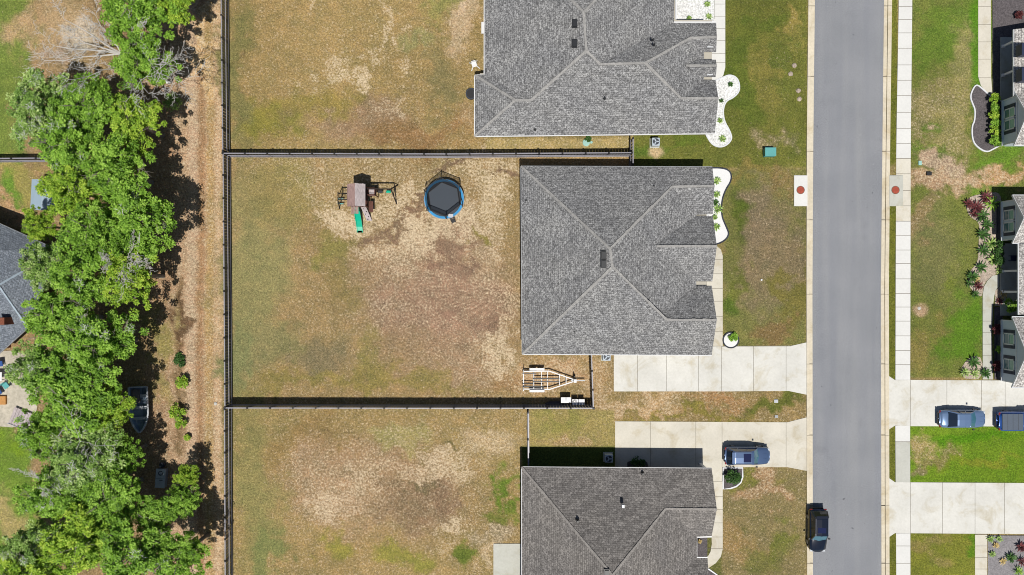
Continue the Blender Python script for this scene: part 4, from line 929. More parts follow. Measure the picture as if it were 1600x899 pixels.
for k, yy in enumerate((380, 394, 408)): bush(['upper', 'middle', 'lower'][k]+' dark shrub at the porch edge beside the stone bed', 1562, yy, 8, .9, 'leaf_dark', 70+k, group=GP)
# radial leaf plants
def rosette(label, px, py, r, mat, seed, n=13, name='garden_plant', group=None, h=.55, w_=.13):
    x, y, _ = P(px, py, h*.6); o = thing(name, label, 'plant', (x, y, 0), group=group); rr = random.Random(seed); R_ = r/S
    co = []; rnd = []
    for k in range(n):
        a = 2*math.pi*k/n+rr.uniform(-.2, .2); L_ = R_*rr.uniform(.75, 1.1); hh = h*rr.uniform(.6, 1); c, s_ = math.cos(a), math.sin(a); pw = 0; pr = None
        for j in range(5):
            t_ = j/4; d = L_*t_; z = hh*(1-(1-t_*1.35)**2*1.0)*.9+.05; ww = w_*(math.sin(math.pi*(t_*.85+.12)))/2+.006
            A = (c*d-s_*ww, s_*d+c*ww, z); B = (c*d+s_*ww, s_*d-c*ww, z)
            if pr: co += [pr[0], pr[1], B, A]; rnd.append(rr.random())
            pr = (A, B)
    leaf_obj('leaves', np.array(co), np.array(rnd), M[mat], o)
    MB().cyl((0, 0, -.03), (0, 0, .15), .06, .03, 8).build('stem', M['bark'], o); return o
pl = [(1527, 323, 14, 'leaf_red', 'large dark red plant at the upper left corner of the stone bed'), (1541, 308, 12, 'leaf_red', 'blackish red plant beside the black roof shadow'), (1514, 318, 10, 'leaf_red', 'red tipped plant at the outermost edge of the stone bed'), (1522, 334, 9, 'leaf_red', 'low red plant below the large dark red one'),
      (1551, 318, 14, 'leaf_oak', 'bright green broad leaved plant by the upper gable corner'), (1535, 337, 13, 'leaf_dark', 'dark green spiky plant below the red group'), (1543, 352, 12, 'leaf_dark', 'olive spiky plant level with the upper gable windows'), (1536, 366, 12, 'leaf_dark', 'dark spiky plant left of the lower gable window pair'),
      (1549, 381, 12, 'leaf_soft', 'yellowish spiky plant in the middle of the stone bed'), (1537, 391, 13, 'leaf_dark', 'large dark spiky plant on the lawn side of the stone bed'), (1553, 406, 12, 'leaf_soft', 'pale green plant near the curved path top'), (1533, 418, 11, 'leaf_dark', 'dark green plant at the narrow neck of the stone bed'),
      (1520, 432, 11, 'leaf_dark', 'dark plant at the lower left lobe of the stone bed'), (1528, 447, 9, 'leaf_red', 'red plant beside the curved path'), (1515, 443, 9, 'leaf_dark', 'outermost dark green plant beside the bright lawn'), (1526, 437, 7, 'leaf_straw', 'straw coloured plant between the dark and red plants'), (1524, 460, 8, 'leaf_dark', 'small plant at the lower tip of the stone bed'),
      (1561, 423, 7, 'leaf_soft', 'small yellow green plant at the head of the curved path'), (1568, 460, 9, 'leaf_straw', 'yellow plant in the small stone bed by the porch'), (1562, 470, 7, 'leaf_red', 'small reddish plant in the small stone bed by the porch'),
      (1522, 566, 12, 'leaf_dark', 'dark leggy plant at the corner of the driveway bed'), (1508, 582, 9, 'leaf_soft', 'olive plant at the lawn side of the driveway corner bed'), (1524, 584, 9, 'leaf_soft', 'olive plant touching the driveway in the corner bed'), (1540, 583, 10, 'leaf_dark', 'spiky green plant hanging over the path end'),
      (1548, 842, 7, 'leaf_soft', 'yellow green plant at the upper left corner of the grey bed'), (1561, 842, 6, 'leaf_soft', 'olive plant along the driveway edge of the grey bed'), (1556, 852, 6, 'leaf_straw', 'straw coloured plant in the grey bed'), (1550, 866, 6, 'leaf_soft', 'grey green plant near the path in the grey bed'), (1567, 877, 7, 'leaf_straw', 'dry grass like plant in the middle of the grey bed'),
      (1580, 872, 10, 'leaf_dark', 'blackish plant in the middle of the grey bed'), (1596, 855, 10, 'leaf_red', 'red plant at the right edge of the grey bed'), (1597, 878, 9, 'leaf_red', 'lower red plant at the right edge of the picture'), (1592, 893, 9, 'leaf_oak', 'green plant at the bottom right corner'),
      (1105, 7, 6, 'leaf_soft', 'upper dry looking plant in the speckled gravel by the top path'), (1108, 26, 6, 'leaf_soft', 'lower dry looking plant in the speckled gravel by the top path'), (1077, 29, 5, 'leaf_soft', 'small plant against the white fascia in the speckled gravel'),
      (1141, 132, 5, 'leaf_dark', 'small dark plant in the round upper lobe of the curved gravel bed'), (1125, 189, 5, 'leaf_soft', 'small brown green plant at the narrow waist of the curved gravel bed'), (1129, 217, 7, 'leaf_soft', 'larger brown green plant in the lower lobe of the curved gravel bed'), (1127, 158, 4, 'leaf_dark', 'tiny dark plant against the roof in the curved gravel bed'),
      (1120, 283, 7, 'leaf_soft', 'topmost frond plant in the pure white gravel bed'), (1120, 304, 7, 'leaf_soft', 'second frond plant in the pure white gravel bed'), (1118, 316, 6, 'leaf_dark', 'third frond plant in the pure white gravel bed'), (1122, 327, 9, 'leaf_soft', 'widest frond plant in the pure white gravel bed'), (1117, 340, 5, 'leaf_soft', 'small frond plant near the gable gap in the white gravel'), (1119, 355, 7, 'leaf_soft', 'lowest frond plant in the pure white gravel bed'),
      (1093, 846, 4, 'leaf_straw', 'tiny dried plant in the mulch recess of the bottom house')]
for k, (px, py, r, m_, lb) in enumerate(pl): rosette(lb, px, py, r, m_, 100+k, n=random.choice((11, 13, 15)), group='garden plants in the beds', h=.5 if r > 7 else .3, w_=.16 if r > 9 else .1)
# ------------------------------------------------------------ cars
def loft(mb, secs, m=0):
    n = len(secs[0]); i = len(mb.v)
    for s_ in secs: mb.v += [tuple(p) for p in s_]
    for a in range(len(secs)-1):
        for k in range(n-1): mb.f.append((i+a*n+k, i+a*n+k+1, i+(a+1)*n+k+1, i+(a+1)*n+k)); mb.mi.append(m)
    mb.f.append(tuple(i+k for k in range(n))); mb.mi.append(m); e = i+(len(secs)-1)*n; mb.f.append(tuple(e+k for k in range(n))[::-1]); mb.mi.append(m)
def car(label, px, py, rz, paint, kind='suv', L_=4.75, W_=1.86, roof=None, group='parked cars', cat='car', name='parked_car'):
    x, y, _ = P(px, py, .0); o = thing(name, label, cat, (x, y, .045), rz, group)
    H = {'suv': 1.68, 'sedan': 1.44, 'pickup': 1.85}[kind]; belt = {'suv': 1.0, 'sedan': .92, 'pickup': 1.12}[kind]; hood = belt-.04
    hl, hw = L_/2, W_/2
    st = [(-hl, .66, .45, belt-.24), (-hl+.08, .84, .32, belt-.1), (-hl+.25, .97, .24, belt-.02), (-hl+.8, 1.0, .22, belt), (-.3, 1.0, .2, belt), (.9, 1.0, .22, belt-.01), (hl-.95, .99, .24, hood-.05), (hl-.4, .94, .26, hood-.14), (hl-.14, .78, .32, hood-.24), (hl, .52, .42, hood-.4)]
    mb = MB(); secs = []
    for (sx_, wf, zl, zt) in st:
        w2 = hw*wf; zm = (zl+zt)/2
        secs.append([(sx_, -w2*.92, zl), (sx_, -w2, zm-.1), (sx_, -w2*.99, zt-.18), (sx_, -w2*.93, zt-.03), (sx_, -w2*.6, zt+.03), (sx_, 0, zt+.045), (sx_, w2*.6, zt+.03), (sx_, w2*.93, zt-.03), (sx_, w2*.99, zt-.18), (sx_, w2, zm-.1), (sx_, w2*.92, zl), (sx_, 0, zl-.02)])
    for s_ in secs: s_.append(s_[0])
    loft(mb, secs); mb.build('body', paint, o, smooth=True)
    if kind == 'suv': g = dict(b0=-hl+.18, b1=hl-1.42, t0=-hl+.62, t1=hl-2.05)
    elif kind == 'sedan': g = dict(b0=-hl+.72, b1=hl-1.35, t0=-hl+1.45, t1=hl-2.1)
    else: g = dict(b0=-.35, b1=hl-1.35, t0=-.15, t1=hl-2.05)
    bw2, tw = hw*.9, hw*.74; zb = belt-.02
    bb = [(g['b0'], -bw2, zb), (g['b1'], -bw2*.94, zb), (g['b1']+.18, 0, zb), (g['b1'], bw2*.94, zb), (g['b0'], bw2, zb), (g['b0']-.06, 0, zb)]
    tt = [(g['t0'], -tw, H-.05), (g['t1'], -tw*.95, H-.06), (g['t1']+.1, 0, H-.04), (g['t1'], tw*.95, H-.06), (g['t0'], tw, H-.05), (g['t0']-.04, 0, H-.04)]
    side = MB(); side.poly([bb[0], bb[1], tt[1], tt[0]]); side.poly([bb[3], bb[4], tt[4], tt[3]]); side.build('side_windows', M['car_glass'], o)
    MB().poly([bb[1], bb[2], tt[2], tt[1]]).poly([bb[2], bb[3], tt[3], tt[2]]).build('windshield', M['windshield'], o, smooth=True)
    MB().poly([bb[4], bb[5], tt[5], tt[4]]).poly([bb[5], bb[0], tt[0], tt[5]]).build('rear_window', M['car_glass'], o, smooth=True)
    rp = MB(); e = .03; cx = (g['t0']+g['t1'])/2
    rows = []
    for fx, dz in ((0, 0), (.12, .035), (.5, .055), (.88, .04), (1, 0)):
        X = g['t0']-.03+(g['t1']-g['t0']+.1)*fx
        rows.append([(X, -tw*1.0, H-.06+dz*.3), (X, -tw*.8, H-.03+dz*.8), (X, 0, H-.015+dz), (X, tw*.8, H-.03+dz*.8), (X, tw*1.0, H-.06+dz*.3)])
    for a in range(4):
        for k in range(4): rp.poly([rows[a][k], rows[a+1][k], rows[a+1][k+1], rows[a][k+1]])
    rp.build('roof_panel', roof or paint, o, smooth=True)
    pil = MB()
    for a, b in ((0, 0), (1, 1), (3, 3), (4, 4)): pil.beam(bb[a], tt[b], .09, .07)
    for xx in (.34, .66):
        for s_ in (-1, 1):
            q0 = (g['b0']+(g['b1']-g['b0'])*xx, s_*bw2*.98, zb); q1 = (g['t0']+(g['t1']-g['t0'])*xx, s_*tw*.99, H-.06); pil.beam(q0, q1, .07, .05)
    pil.build('pillars', paint, o)
    for sx_ in (-hl+.95 if kind != 'pickup' else -hl+1.15, hl-.95):
        for s_ in (-1, 1):
            wv = MB().cyl((sx_, s_*(hw-.24), .33), (sx_, s_*(hw-.005), .33), .34, n=22).build('wheel', M['rubber'], o)
            rm = MB().cyl((sx_, s_*(hw-.2), .33), (sx_, s_*(hw+.01), .33), .21, n=14).build('rim', M['galv'], wv)
    for s_ in (-1, 1):
        MB().box(hl-1.62, s_*(hw+.02)-.0, belt+.0, hl-1.45, s_*(hw+.2), belt+.14).build('wing_mirror', M['black_plastic'], o, bevel=.02)
        MB().cbox((hl-.2, s_*hw*.68, hood-.27), (.26, .34, .1), top=.8).build('headlight', M['lamp_clear'], o, bevel=.02)
        MB().cbox((-hl+.08, s_*hw*.78, belt-.24), (.14, .3, .14)).build('tail_light', M['lamp_red'], o, bevel=.02)
    if kind == 'suv':
        for s_ in (-1, 1): MB().beam((g['t0']+.1, s_*tw*.93, H+.04), (g['t1']-.2, s_*tw*.93, H+.04), .04, .04).build('roof_rail', M['chrome'] if roof is None else M['chrome'], o)
        MB().box(g['t0']+1.0, -tw*.62, H+.0, g['t1']-.25, tw*.62, H+.045).build('sunroof', M['sunroof'], o, bevel=.03)
        MB().cbox((g['t0']-.02, 0, H+.0), (.28, tw*1.7, .05)).build('rear_spoiler', roof or paint, o, bevel=.02)
    MB().box(-hl-.02, -hw*.72, .3, -hl+.12, hw*.72, .56).build('rear_bumper', M['black_plastic'], o, bevel=.03)
    MB().box(hl-.14, -hw*.6, .28, hl+.01, hw*.6, .5).build('front_grille', M['black_plastic'], o, bevel=.03)
    if kind == 'pickup':
        MB().box(-hl+.16, -hw*.84, belt+.01, -.5, hw*.84, belt+.09).build('bed_cover', M['tonneau'], o, bevel=.02)
        mb = MB()
        for f in (.25, .5, .75): mb.box(-hl+.16+(hl-.66)*f-.012, -hw*.82, belt+.09, -hl+.16+(hl-.66)*f+.012, hw*.82, belt+.1)
        mb.build('bed_cover_seams', M['black_plastic'], o)
    mb = MB(); mb.beam((hl-1.25, -.3, hood+.015), (hl-.45, -.25, hood-.08), .02, .02); mb.beam((hl-1.25, .3, hood+.015), (hl-.45, .25, hood-.08), .02, .02); mb.build('bonnet_crease', paint, o)
    return o
car('silver blue estate car with a dark sunroof parked on the driveway of the bottom house', 1164, 709.5, 0, M['paint_silver'], 'suv', 4.7, 1.85)
car('dark navy car parked at the kerb facing down the road', 1272.5, 825, R(-90.5), M['paint_navy'], 'suv', 4.5, 1.84)
car('pale silver blue saloon car parked across the road behind the blue pickup', 1497, 652.5, 0, M['paint_pale'], 'sedan', 4.85, 1.84)
car('bright blue pickup with a grey bed cover cut by the right edge', 1592.5, 656, 0, M['paint_blue'], 'pickup', 5.6, 1.98, name='pickup_truck', cat='pickup')
# ------------------------------------------------------------ playset
def playset():
    x, y = G(567.3, 311.5); o = thing('playset', 'wooden playset with a plank roof, green slide and swings on straw coloured grass', 'playset', (x, y, 0))
    hw, hl = .9, 1.12
    for sx_ in (-.75, .75):
        for sy in (-.95, .95): MB().box(sx_-.06, sy-.06, 0, sx_+.06, sy+.06, 3.1).build('post', M['wood_brown'], o)
    MB().box(-.8, -1.0, 1.35, .8, 1.0, 1.43).build('deck', M['wood_brown'], o)
    for s_ in (-1, 1):
        mb = MB(); n = 6
        for k in range(n):
            a, b = k/n, (k+1)/n
            x0, x1 = s_*hw*(1-a), s_*hw*(1-b); z0, z1 = 3.1+.62*a, 3.1+.62*b; jy = random.uniform(-.03, .03)
            mb.poly([(x0, -hl+jy, z0), (x1, -hl+jy, z1), (x1, hl+jy, z1), (x0, hl+jy, z0)]); mb.poly([(x0, -hl+jy, z0-.03), (x0, hl+jy, z0-.03), (x1, hl+jy, z1-.03), (x1, -hl+jy, z1-.03)])
            mb.poly([(x0, -hl+jy, z0), (x0, -hl+jy, z0-.03), (x1, -hl+jy, z1-.03), (x1, -hl+jy, z1)]); mb.poly([(x0, hl+jy, z0), (x1, hl+jy, z1), (x1, hl+jy, z1-.03), (x0, hl+jy, z0-.03)])
        mb.build('roof', M['wood_pink'] if s_ < 0 else M['wood_grey'], o)
    mb = MB()
    for s_ in (-.95, .95):
        for k in range(9): mb.box(-.72+k*.17, s_-.02, 1.45, -.6+k*.17, s_+.02, 1.95)
    mb.build('railing', M['wood_brown'], o)
    mb = MB()   # lower canopy boards at the front
    for k in range(5): mb.box(-.72+k*.15, -1.75, 2.12, -.6+k*.15, -1.0, 2.15)
    mb.build('front_canopy', M['wood_pink'], o)
    mb = MB().box(.8, -1.45, .95, 1.25, -.35, 1.0)
    for k in range(4): mb.box(.82+k*.11, -1.45, 1.0, .9+k*.11, -.35, 1.03)
    mb.build('side_step', M['wood_brown'], o)
    mb = MB().box(.85, .15, 1.3, 1.65, .95, 1.36)
    for px_, py_ in ((.9, .2), (1.6, .2), (.9, .9), (1.6, .9)): mb.box(px_-.04, py_-.04, 0, px_+.04, py_+.04, 2.0)
    for (a, b) in (((.9, .2), (1.6, .2)), ((1.6, .2), (1.6, .9)), ((.9, .9), (1.6, .9))): mb.beam((*a, 1.97), (*b, 1.97), .06, .06); mb.beam((*a, 1.65), (*b, 1.65), .05, .05)
    mb.build('side_platform', M['wood_brown'], o); MB().box(.92, .2, 1.365, 1.58, .85, 1.39).build('platform_panel', M['wood_grey'], o)
    MB().beam((.75, .75, 2.2), (3.35, .75, 2.2), .1, .14).build('swing_beam', M['wood_dark'], o)
    mb = MB(); mb.beam((3.3, .75, 2.22), (3.65, 1.5, 0), .1, .08); mb.beam((3.3, .75, 2.22), (3.5, -.5, 0), .1, .08); mb.beam((3.45, .95, 1.2), (3.4, .15, 1.2), .08, .06); mb.build('leg_frame', M['wood_dark'], o)
    for k, xx in enumerate((1.9, 2.75)):
        mb = MB(); [mb.cyl((xx+d, .75, 2.15), (xx+d, .7, .55), .014, n=6) for d in (-.22, .22)]; s_ = mb.build('swing', M['black_plastic'], o)
        MB().box(xx-.24, .58, .5, xx+.24, .82, .55).build('swing_seat', M['slide_green'] if k else M['black_plastic'], s_)
    mb = MB(); mb.beam((-.8, .35, 2.0), (-2.1, .35, 2.0), .08, .08); mb.beam((-.8, -.3, 2.0), (-2.1, -.3, 2.0), .08, .08)
    for k in range(6): mb.beam((-1.0-k*.2, .35, 1.98), (-1.0-k*.2, -.3, 1.98), .04, .04)
    mb.beam((-2.1, .4, 2.02), (-2.45, .55, 0), .08, .08); mb.beam((-2.1, -.35, 2.02), (-2.45, -1.0, 0), .08, .08); mb.beam((-2.1, .5, 2.0), (-2.1, -.5, 2.0), .08, .08)
    mb.build('monkey_bars', M['wood_dark'], o)
    mb = MB(); [mb.cyl((-2.15, d, 2.0), (-2.2, d, .6), .014, n=6) for d in (-.5, -.1)]; mb.box(-2.5, -.6, .5, -1.9, -.5, .58).box(-2.5, -.1, .5, -1.9, 0, .58); mb.build('glider', M['util_teal'], o)
    # slide
    mb = MB(); pr = [(-.95, 1.42), (-1.15, 1.4), (-1.6, 1.1), (-2.3, .62), (-2.9, .3), (-3.3, .2), (-3.5, .2)]
    for (y0, z0), (y1, z1) in zip(pr[:-1], pr[1:]):
        dx0 = .1*(-y0-1)/2.5; dx1 = .1*(-y1-1)/2.5
        mb.poly([(-.62+dx0, y0, z0), (-.62+dx1, y1, z1), (-.1+dx1, y1, z1), (-.1+dx0, y0, z0)])
        for xx in (-.66, -.1): mb.beam((xx+.02+dx0, y0, z0+.08), (xx+.02+dx1, y1, z1+.08), .06, .18)
    mb.beam((-.5, -3.35, .1), (-.05, -3.35, .1), .3, .2); mb.build('slide', M['slide_green'], o)
    # climbing ramp
    mb = MB(); mb.poly([(.08, -1.0, 1.4), (.62, -1.0, 1.4), (.95, -2.25, .0), (.4, -2.25, .0)]); mb.poly([(.08, -1.0, 1.34), (.4, -2.25, -.06), (.95, -2.25, -.06), (.62, -1.0, 1.34)])
    mb.poly([(.62, -1, 1.4), (.62, -1, 1.34), (.95, -2.25, -.06), (.95, -2.25, 0)]); mb.poly([(.08, -1, 1.4), (.4, -2.25, 0), (.4, -2.25, -.06), (.08, -1, 1.34)]); rp = mb.build('climbing_ramp', M['wood_grey'], o)
    mb = MB()
    for k in range(5): t_ = .12+k*.19; mb.cyl((.25+.33*t_+(k % 2)*.2, -1-1.25*t_, 1.42-1.4*t_), (.25+.33*t_+(k % 2)*.2, -1.04-1.25*t_, 1.48-1.4*t_), .06, .04, 8)
    mb.build('climbing_holds', M['black_plastic'], rp)
playset()
# ------------------------------------------------------------ trampoline
def trampoline():
    x, y = G(695.2, 313); o = thing('trampoline', 'round trampoline with a blue pad and black safety net', 'trampoline', (x, y, 0))
    MB().cyl((0, 0, .86), (0, 0, .875), 1.78, n=40).build('mat', M['tramp_mat'], o)
    MB().ring((0, 0), 1.8, 2.03, .87, .93, 48).build('pad', M['tramp_pad'], o)
    MB().ring((0, 0), 1.98, 2.07, .78, .869, 48).build('frame', M['galv'], o)
    for k in range(6):
        a = R(98+60*k); ca, sa = math.cos(a), math.sin(a)
        MB().tube([(1.98*ca, 1.98*sa, 0), (2.05*ca, 2.05*sa, .8), (2.1*ca, 2.1*sa, 1.9), (1.98*ca, 1.98*sa, 2.75)], .045, 8).build('pole', M['black_plastic'], o)
        MB().tube([(1.9*math.cos(a+.5), 1.9*math.sin(a+.5), .8), (1.9*math.cos(a+.45), 1.9*math.sin(a+.45), .03), (1.9*math.cos(a+.2), 1.9*math.sin(a+.2), .03), (1.9*math.cos(a+.15), 1.9*math.sin(a+.15), .8)], .03, 6).build('leg', M['galv'], o)
    hx = lambda r, z: [(r*math.cos(R(98+60*k)), r*math.sin(R(98+60*k)), z) for k in range(6)]
    top, bot = hx(2.0, 2.5), hx(1.72, .95); mb = MB()
    for k in range(6): k2 = (k+1) % 6; mb.poly([bot[k], bot[k2], top[k2], top[k]])
    mb.build('net', M['net'], o); mb = MB()
    for k in range(6): k2 = (k+1) % 6; mb.beam(top[k], top[k2], .05, .05); mb.beam(bot[k], bot[k2], .07, .03)
    mb.build('net_hem', M['black_plastic'], o)
    a = R(-68); d = Vector((math.cos(a), math.sin(a), 0)); s_ = Vector((-d.y, d.x, 0)); mb = MB()
    for q in (-.2, .2): mb.beam(d*2.0+s_*q+Vector((0, 0, .88)), d*2.55+s_*q, .05, .05)
    for k in range(4): p = d*(2.08+k*.13)+Vector((0, 0, .72-k*.2)); mb.beam(p-s_*.2, p+s_*.2, .12, .04)
    mb.build('ladder', M['black_plastic'], o)
    MB().cbox((d.x*1.85, d.y*1.85, 1.0), (.5, .35, .1)).build('shoe_bag', M['metal_pale'], o)
trampoline()
# ------------------------------------------------------------ boat trailer
def trailer():
    x, y = G(840, 594.5); o = thing('boat_trailer', 'empty white tubular boat trailer parked between the fence and the house', 'trailer', (x, y, 0))
    g = lambda px, py, z=.5: (P(px, py, z)[0]-x, P(px, py, z)[1]-y, z)
    mb = MB()
    for a, b in (((818, 580.5), (858, 580)), ((858, 580), (897, 593.5)), ((818, 608), (859, 608.5)), ((859, 608.5), (897, 596)), ((818, 578), (818, 611))): mb.beam(g(*a), g(*b), .1, .1)
    for xx, y0, y1 in ((834, 581, 608), (846, 581, 608), (855.5, 581, 608), (874, 586, 602), (884.5, 590, 599)): mb.beam(g(xx, y0), g(xx, y1), .07, .08)
    mb.build('frame', M['white_paint'], o)
    mb = MB(); mb.beam(g(833, 592, .6), g(874, 592, .6), .1, .08); mb.beam(g(833, 596.5, .6), g(874, 596.5, .6), .1, .08); mb.beam(g(816, 583.5, .6), g(838, 583.5, .6), .09, .08); mb.beam(g(816, 604, .6), g(850, 605, .6), .1, .08); mb.beam(g(816, 600, .6), g(833, 600, .6), .07, .06)
    mb.build('bunk_rails', M['black_plastic'], o)
    MB().beam(g(892, 594.8, .45), g(914, 594.8, .45), .1, .1).build('tongue', M['galv'], o)
    MB().box(*[v for v in (g(896, 597)[0], g(896, 597)[1], .5)], g(900, 592)[0], g(900, 592)[1], 1.1).build('winch_post', M['white_paint'], o)
    MB().cyl((g(897, 588)[0], g(897, 588)[1], .05), (g(897, 588)[0], g(897, 588)[1], .95), .05, n=10).cyl((g(897, 588)[0]-.1, g(897, 588)[1], .09), (g(897, 588)[0]+.1, g(897, 588)[1], .09), .09, n=12).build('jockey_wheel', M['black_plastic'], o)
    for yy, s_ in ((577, 1), (611, -1)):
        c = g(839, yy, .55); MB().box(c[0]-.75, c[1]-.13, .62, c[0]+.75, c[1]+.13, .7, top=.94).box(c[0]-.78, c[1]-.13, .45, c[0]-.72, c[1]+.13, .64).box(c[0]+.72, c[1]-.13, .45, c[0]+.78, c[1]+.13, .64).build('fender', M['white_paint'], o, bevel=.02)
        for dx in (-.38, .38):
            wv = MB().cyl((c[0]+dx, c[1]-.1, .3), (c[0]+dx, c[1]+.1, .3), .3, n=20).build('wheel', M['rubber'], o); MB().cyl((c[0]+dx, c[1]-.115, .3), (c[0]+dx, c[1]+.115, .3), .16, n=12).build('rim', M['galv'], wv)
    for yy in (580, 609): MB().beam(g(818.5, yy, .5), g(818.5, yy+(-.1), 1.3), .06, .06).build('guide_post', M['black_plastic'], o)
trailer()
def cabinet(label, x0, y0, x1, y1, h, top='white_paint', det=0):
    a = P(x0, y1, h); b = P(x1, y0, h); cx, cy = (a[0]+b[0])/2, (a[1]+b[1])/2; o = thing('storage_cabinet', label, 'cabinet', (cx, cy, 0), group='white cabinets by the fence corner')
    dx, dy = (b[0]-a[0])/2, (b[1]-a[1])/2
    MB().box(-dx+.03, -dy+.03, 0, dx-.03, dy-.03, h-.06).build('cabinet_body', M['black_plastic'], o, bevel=.02)
    MB().box(-dx, -dy, h-.058, dx, dy, h).build('cabinet_lid', M[top], o, bevel=.02)
    if det == 1: MB().box(-.12, -.05, h+.001, .12, .22, h+.05).build('handle', M['galv'], o)
    if det == 2: MB().ring((-.05, 0), .1, .16, h, h+.02, 16, a0=0, a1=3.1).ring((-.05, 0), .2, .25, h, h+.02, 16, a0=0, a1=3.1).build('coiled_hose', M['black_plastic'], o)
cabinet('white topped cabinet with a grey handle, left of the three at the fence corner', 876.5, 621, 892.5, 630, .95, det=1)
cabinet('white topped cabinet with dark coils, middle of the three at the fence corner', 894, 624, 903.4, 633, .85, det=2)
cabinet('plain white topped cabinet, right of the three nearest the fence corner', 904, 624, 913.5, 633, .85)
o = thing('kayak', 'long dark grey kayak lying along the fence beside the white cabinets', 'kayak', (*G(868, 630), 0)); mb = MB(); secs = []
for t_ in np.linspace(-1, 1, 9): w2 = .3*math.sqrt(max(.01, 1-t_*t_)); secs.append([(t_*1.1, -w2, .35), (t_*1.1, 0, .12), (t_*1.1, w2, .35), (t_*1.1, 0, .4), (t_*1.1, -w2, .35)])
loft(mb, secs); mb.build('hull', M['fence_face'], o, smooth=True)
# ------------------------------------------------------------ utilities and yard things
def ac(label, px, py, rz=0):
    x, y, _ = P(px, py, .8); o = thing('air_conditioner', label, 'air conditioner', (x, y, 0), rz, 'air conditioners by the houses')
    MB().box(-.5, -.5, 0, .5, .5, .08).build('pad', M['conc_grey'], o); MB().box(-.42, -.42, .082, .42, .42, .82).build('casing', M['ac_paint'], o, bevel=.08)
    MB().cyl((0, 0, .821), (0, 0, .84), .33, n=24).build('grille', M['ac_dark'], o); mb = MB()
    for k in range(3): a = k*2.1; mb.beam((0, 0, .85), (.28*math.cos(a), .28*math.sin(a), .85), .12, .01)
    mb.build('fan_blades', M['ac_paint'], o)
ac('boxy white air conditioner on the green grass below the top house', 1025, 221.5)
ac('air conditioner half under the gutter by the start of the middle driveway', 948, 557.5)
ac('air conditioner standing in the black shade of the bottom house', 951.5, 717)
def util(label, px, py, dx, dy, h, mat, name='utility_box', cat='utility box', cyl=False, lid=None):
    x, y, _ = P(px, py, h); o = thing(name, label, cat, (x, y, 0))
    if cyl:
        MB().cyl((0, 0, -.02), (0, 0, h), dx/2, n=24).build('lid_base', M[mat], o, bevel=.01); MB().cyl((0, 0, h), (0, 0, h+.02), dx/2*.82, n=24).build('lid', M[lid or mat], o)
    else:
        MB().box(-dx/2, -dy/2, 0, dx/2, dy/2, h).build('box_body', M[mat], o, bevel=.03); MB().box(-dx/2-.02, -dy/2-.02, h+.001, dx/2+.02, dy/2+.02, h+.03).build('lid', M[lid or mat], o, bevel=.01)
    return o
t_ = util('teal transformer box on the lawn near the road, above the middle house', 1204, 237.5, 1.1, .85, .7, 'util_teal'); MB().box(-.3, .44, 0, 0, .6, .35).build('conduit_cover', M['util_teal'], t_)
util('round pale aqua septic lid on the grass below the top house', 916, 223, .75, .75, .15, 'util_aqua', 'septic_lid', 'septic lid', True)
util('small pale aqua lid right beside the larger septic lid', 924, 222.5, .28, .28, .1, 'util_aqua', 'septic_lid', 'septic lid', True)
util('round black fire pit lid beside the jog of the top house wall', 736, 146.5, 1.15, 1.15, .3, 'ac_dark', 'fire_pit', 'fire pit', True, 'black_plastic')
util('tiny aqua meter lid on the lawn across the road', 1437.5, 255, .3, .42, .06, 'util_aqua', 'meter_lid', 'meter lid')
util('small white meter lid on the grass strip between the two driveways', 1212.5, 627, .38, .3, .06, 'metal_pale', 'meter_lid', 'meter lid')
util('grey meter lid just above the lower driveway on the grass strip', 1213, 651, .3, .25, .06, 'galv', 'meter_lid', 'meter lid')
util('black valve box on the bare soil across the road', 1452, 271.5, .45, .35, .18, 'black_plastic', 'valve_box', 'valve box')
util('small white marker cap on the lawn in front of the middle house', 1190, 437.5, .2, .2, .08, 'white_paint', 'marker_cap', 'marker', True)
def rocky(label, px, py, s_, seed, mat='rock', name='rock', cat='rock', group=None):
    x, y = G(px, py); rr = random.Random(seed); mb = MB(); ring_ = []
    for z, r in ((0, 1), (.35, .9), (.6, .5)): ring_.append([(x+s_*r*(1+rr.uniform(-.2, .2))*math.cos(a), y+s_*r*(1+rr.uniform(-.2, .2))*math.sin(a), z*s_) for a in np.linspace(0, 2*math.pi, 9)[:-1]])
    for k in ring_: k.append(k[0])
    loft(mb, ring_); return tag(mb.build(name, M[mat]), label, cat, group)
rocky('white stone on the sandy trail near the fence corner', 337, 631, .2, 1)
for k, (a, b, l_) in enumerate(((1241, 103, 'topmost pale stone on the green verge by the top road kerb'), (1235, 116, 'pale stone left of the others on the green verge'), (1247, 142, 'pale stone nearest the kerb on the green verge'), (1249, 155, 'lowest pale stone on the green verge by the kerb'))): rocky(l_, a, b, .26, 9+k, 'stones_tan', group='stones on the verge')
rocky('pale rock in a bare spot on the lawn across the road', 1436, 482, .17, 20)
# white cross-legged garden chair
def chair(label, px, py, rz, name='garden_chair'):
    x, y, _ = P(px, py, .4); o = thing(name, label, 'chair', (x, y, 0), rz)
    MB().box(-.26, -.26, .38, .26, .26, .43).build('seat', M['white_paint'], o, bevel=.02)
    for a in (45, 135, 225, 315): MB().beam((.2*math.cos(R(a)), .2*math.sin(R(a)), .4), (.62*math.cos(R(a)), .62*math.sin(R(a)), .0), .09, .05).build('leg', M['white_paint'], o)
    MB().box(-.24, .24, .43, .24, .29, .8).build('backrest', M['white_paint'], o, bevel=.02); return o
chair('white plastic garden chair with splayed legs by the top house wall', 741, 101, .3)
o = thing('garden_box', 'small red and white box against the wall of the top house', 'box', (*G(757, 46), 0)); MB().box(-.25, -.5, 0, .25, .5, .5).build('box_body', M['brick_red'], o); MB().box(-.3, -.65, .502, .3, .55, .56).build('box_lid', M['white_paint'], o)
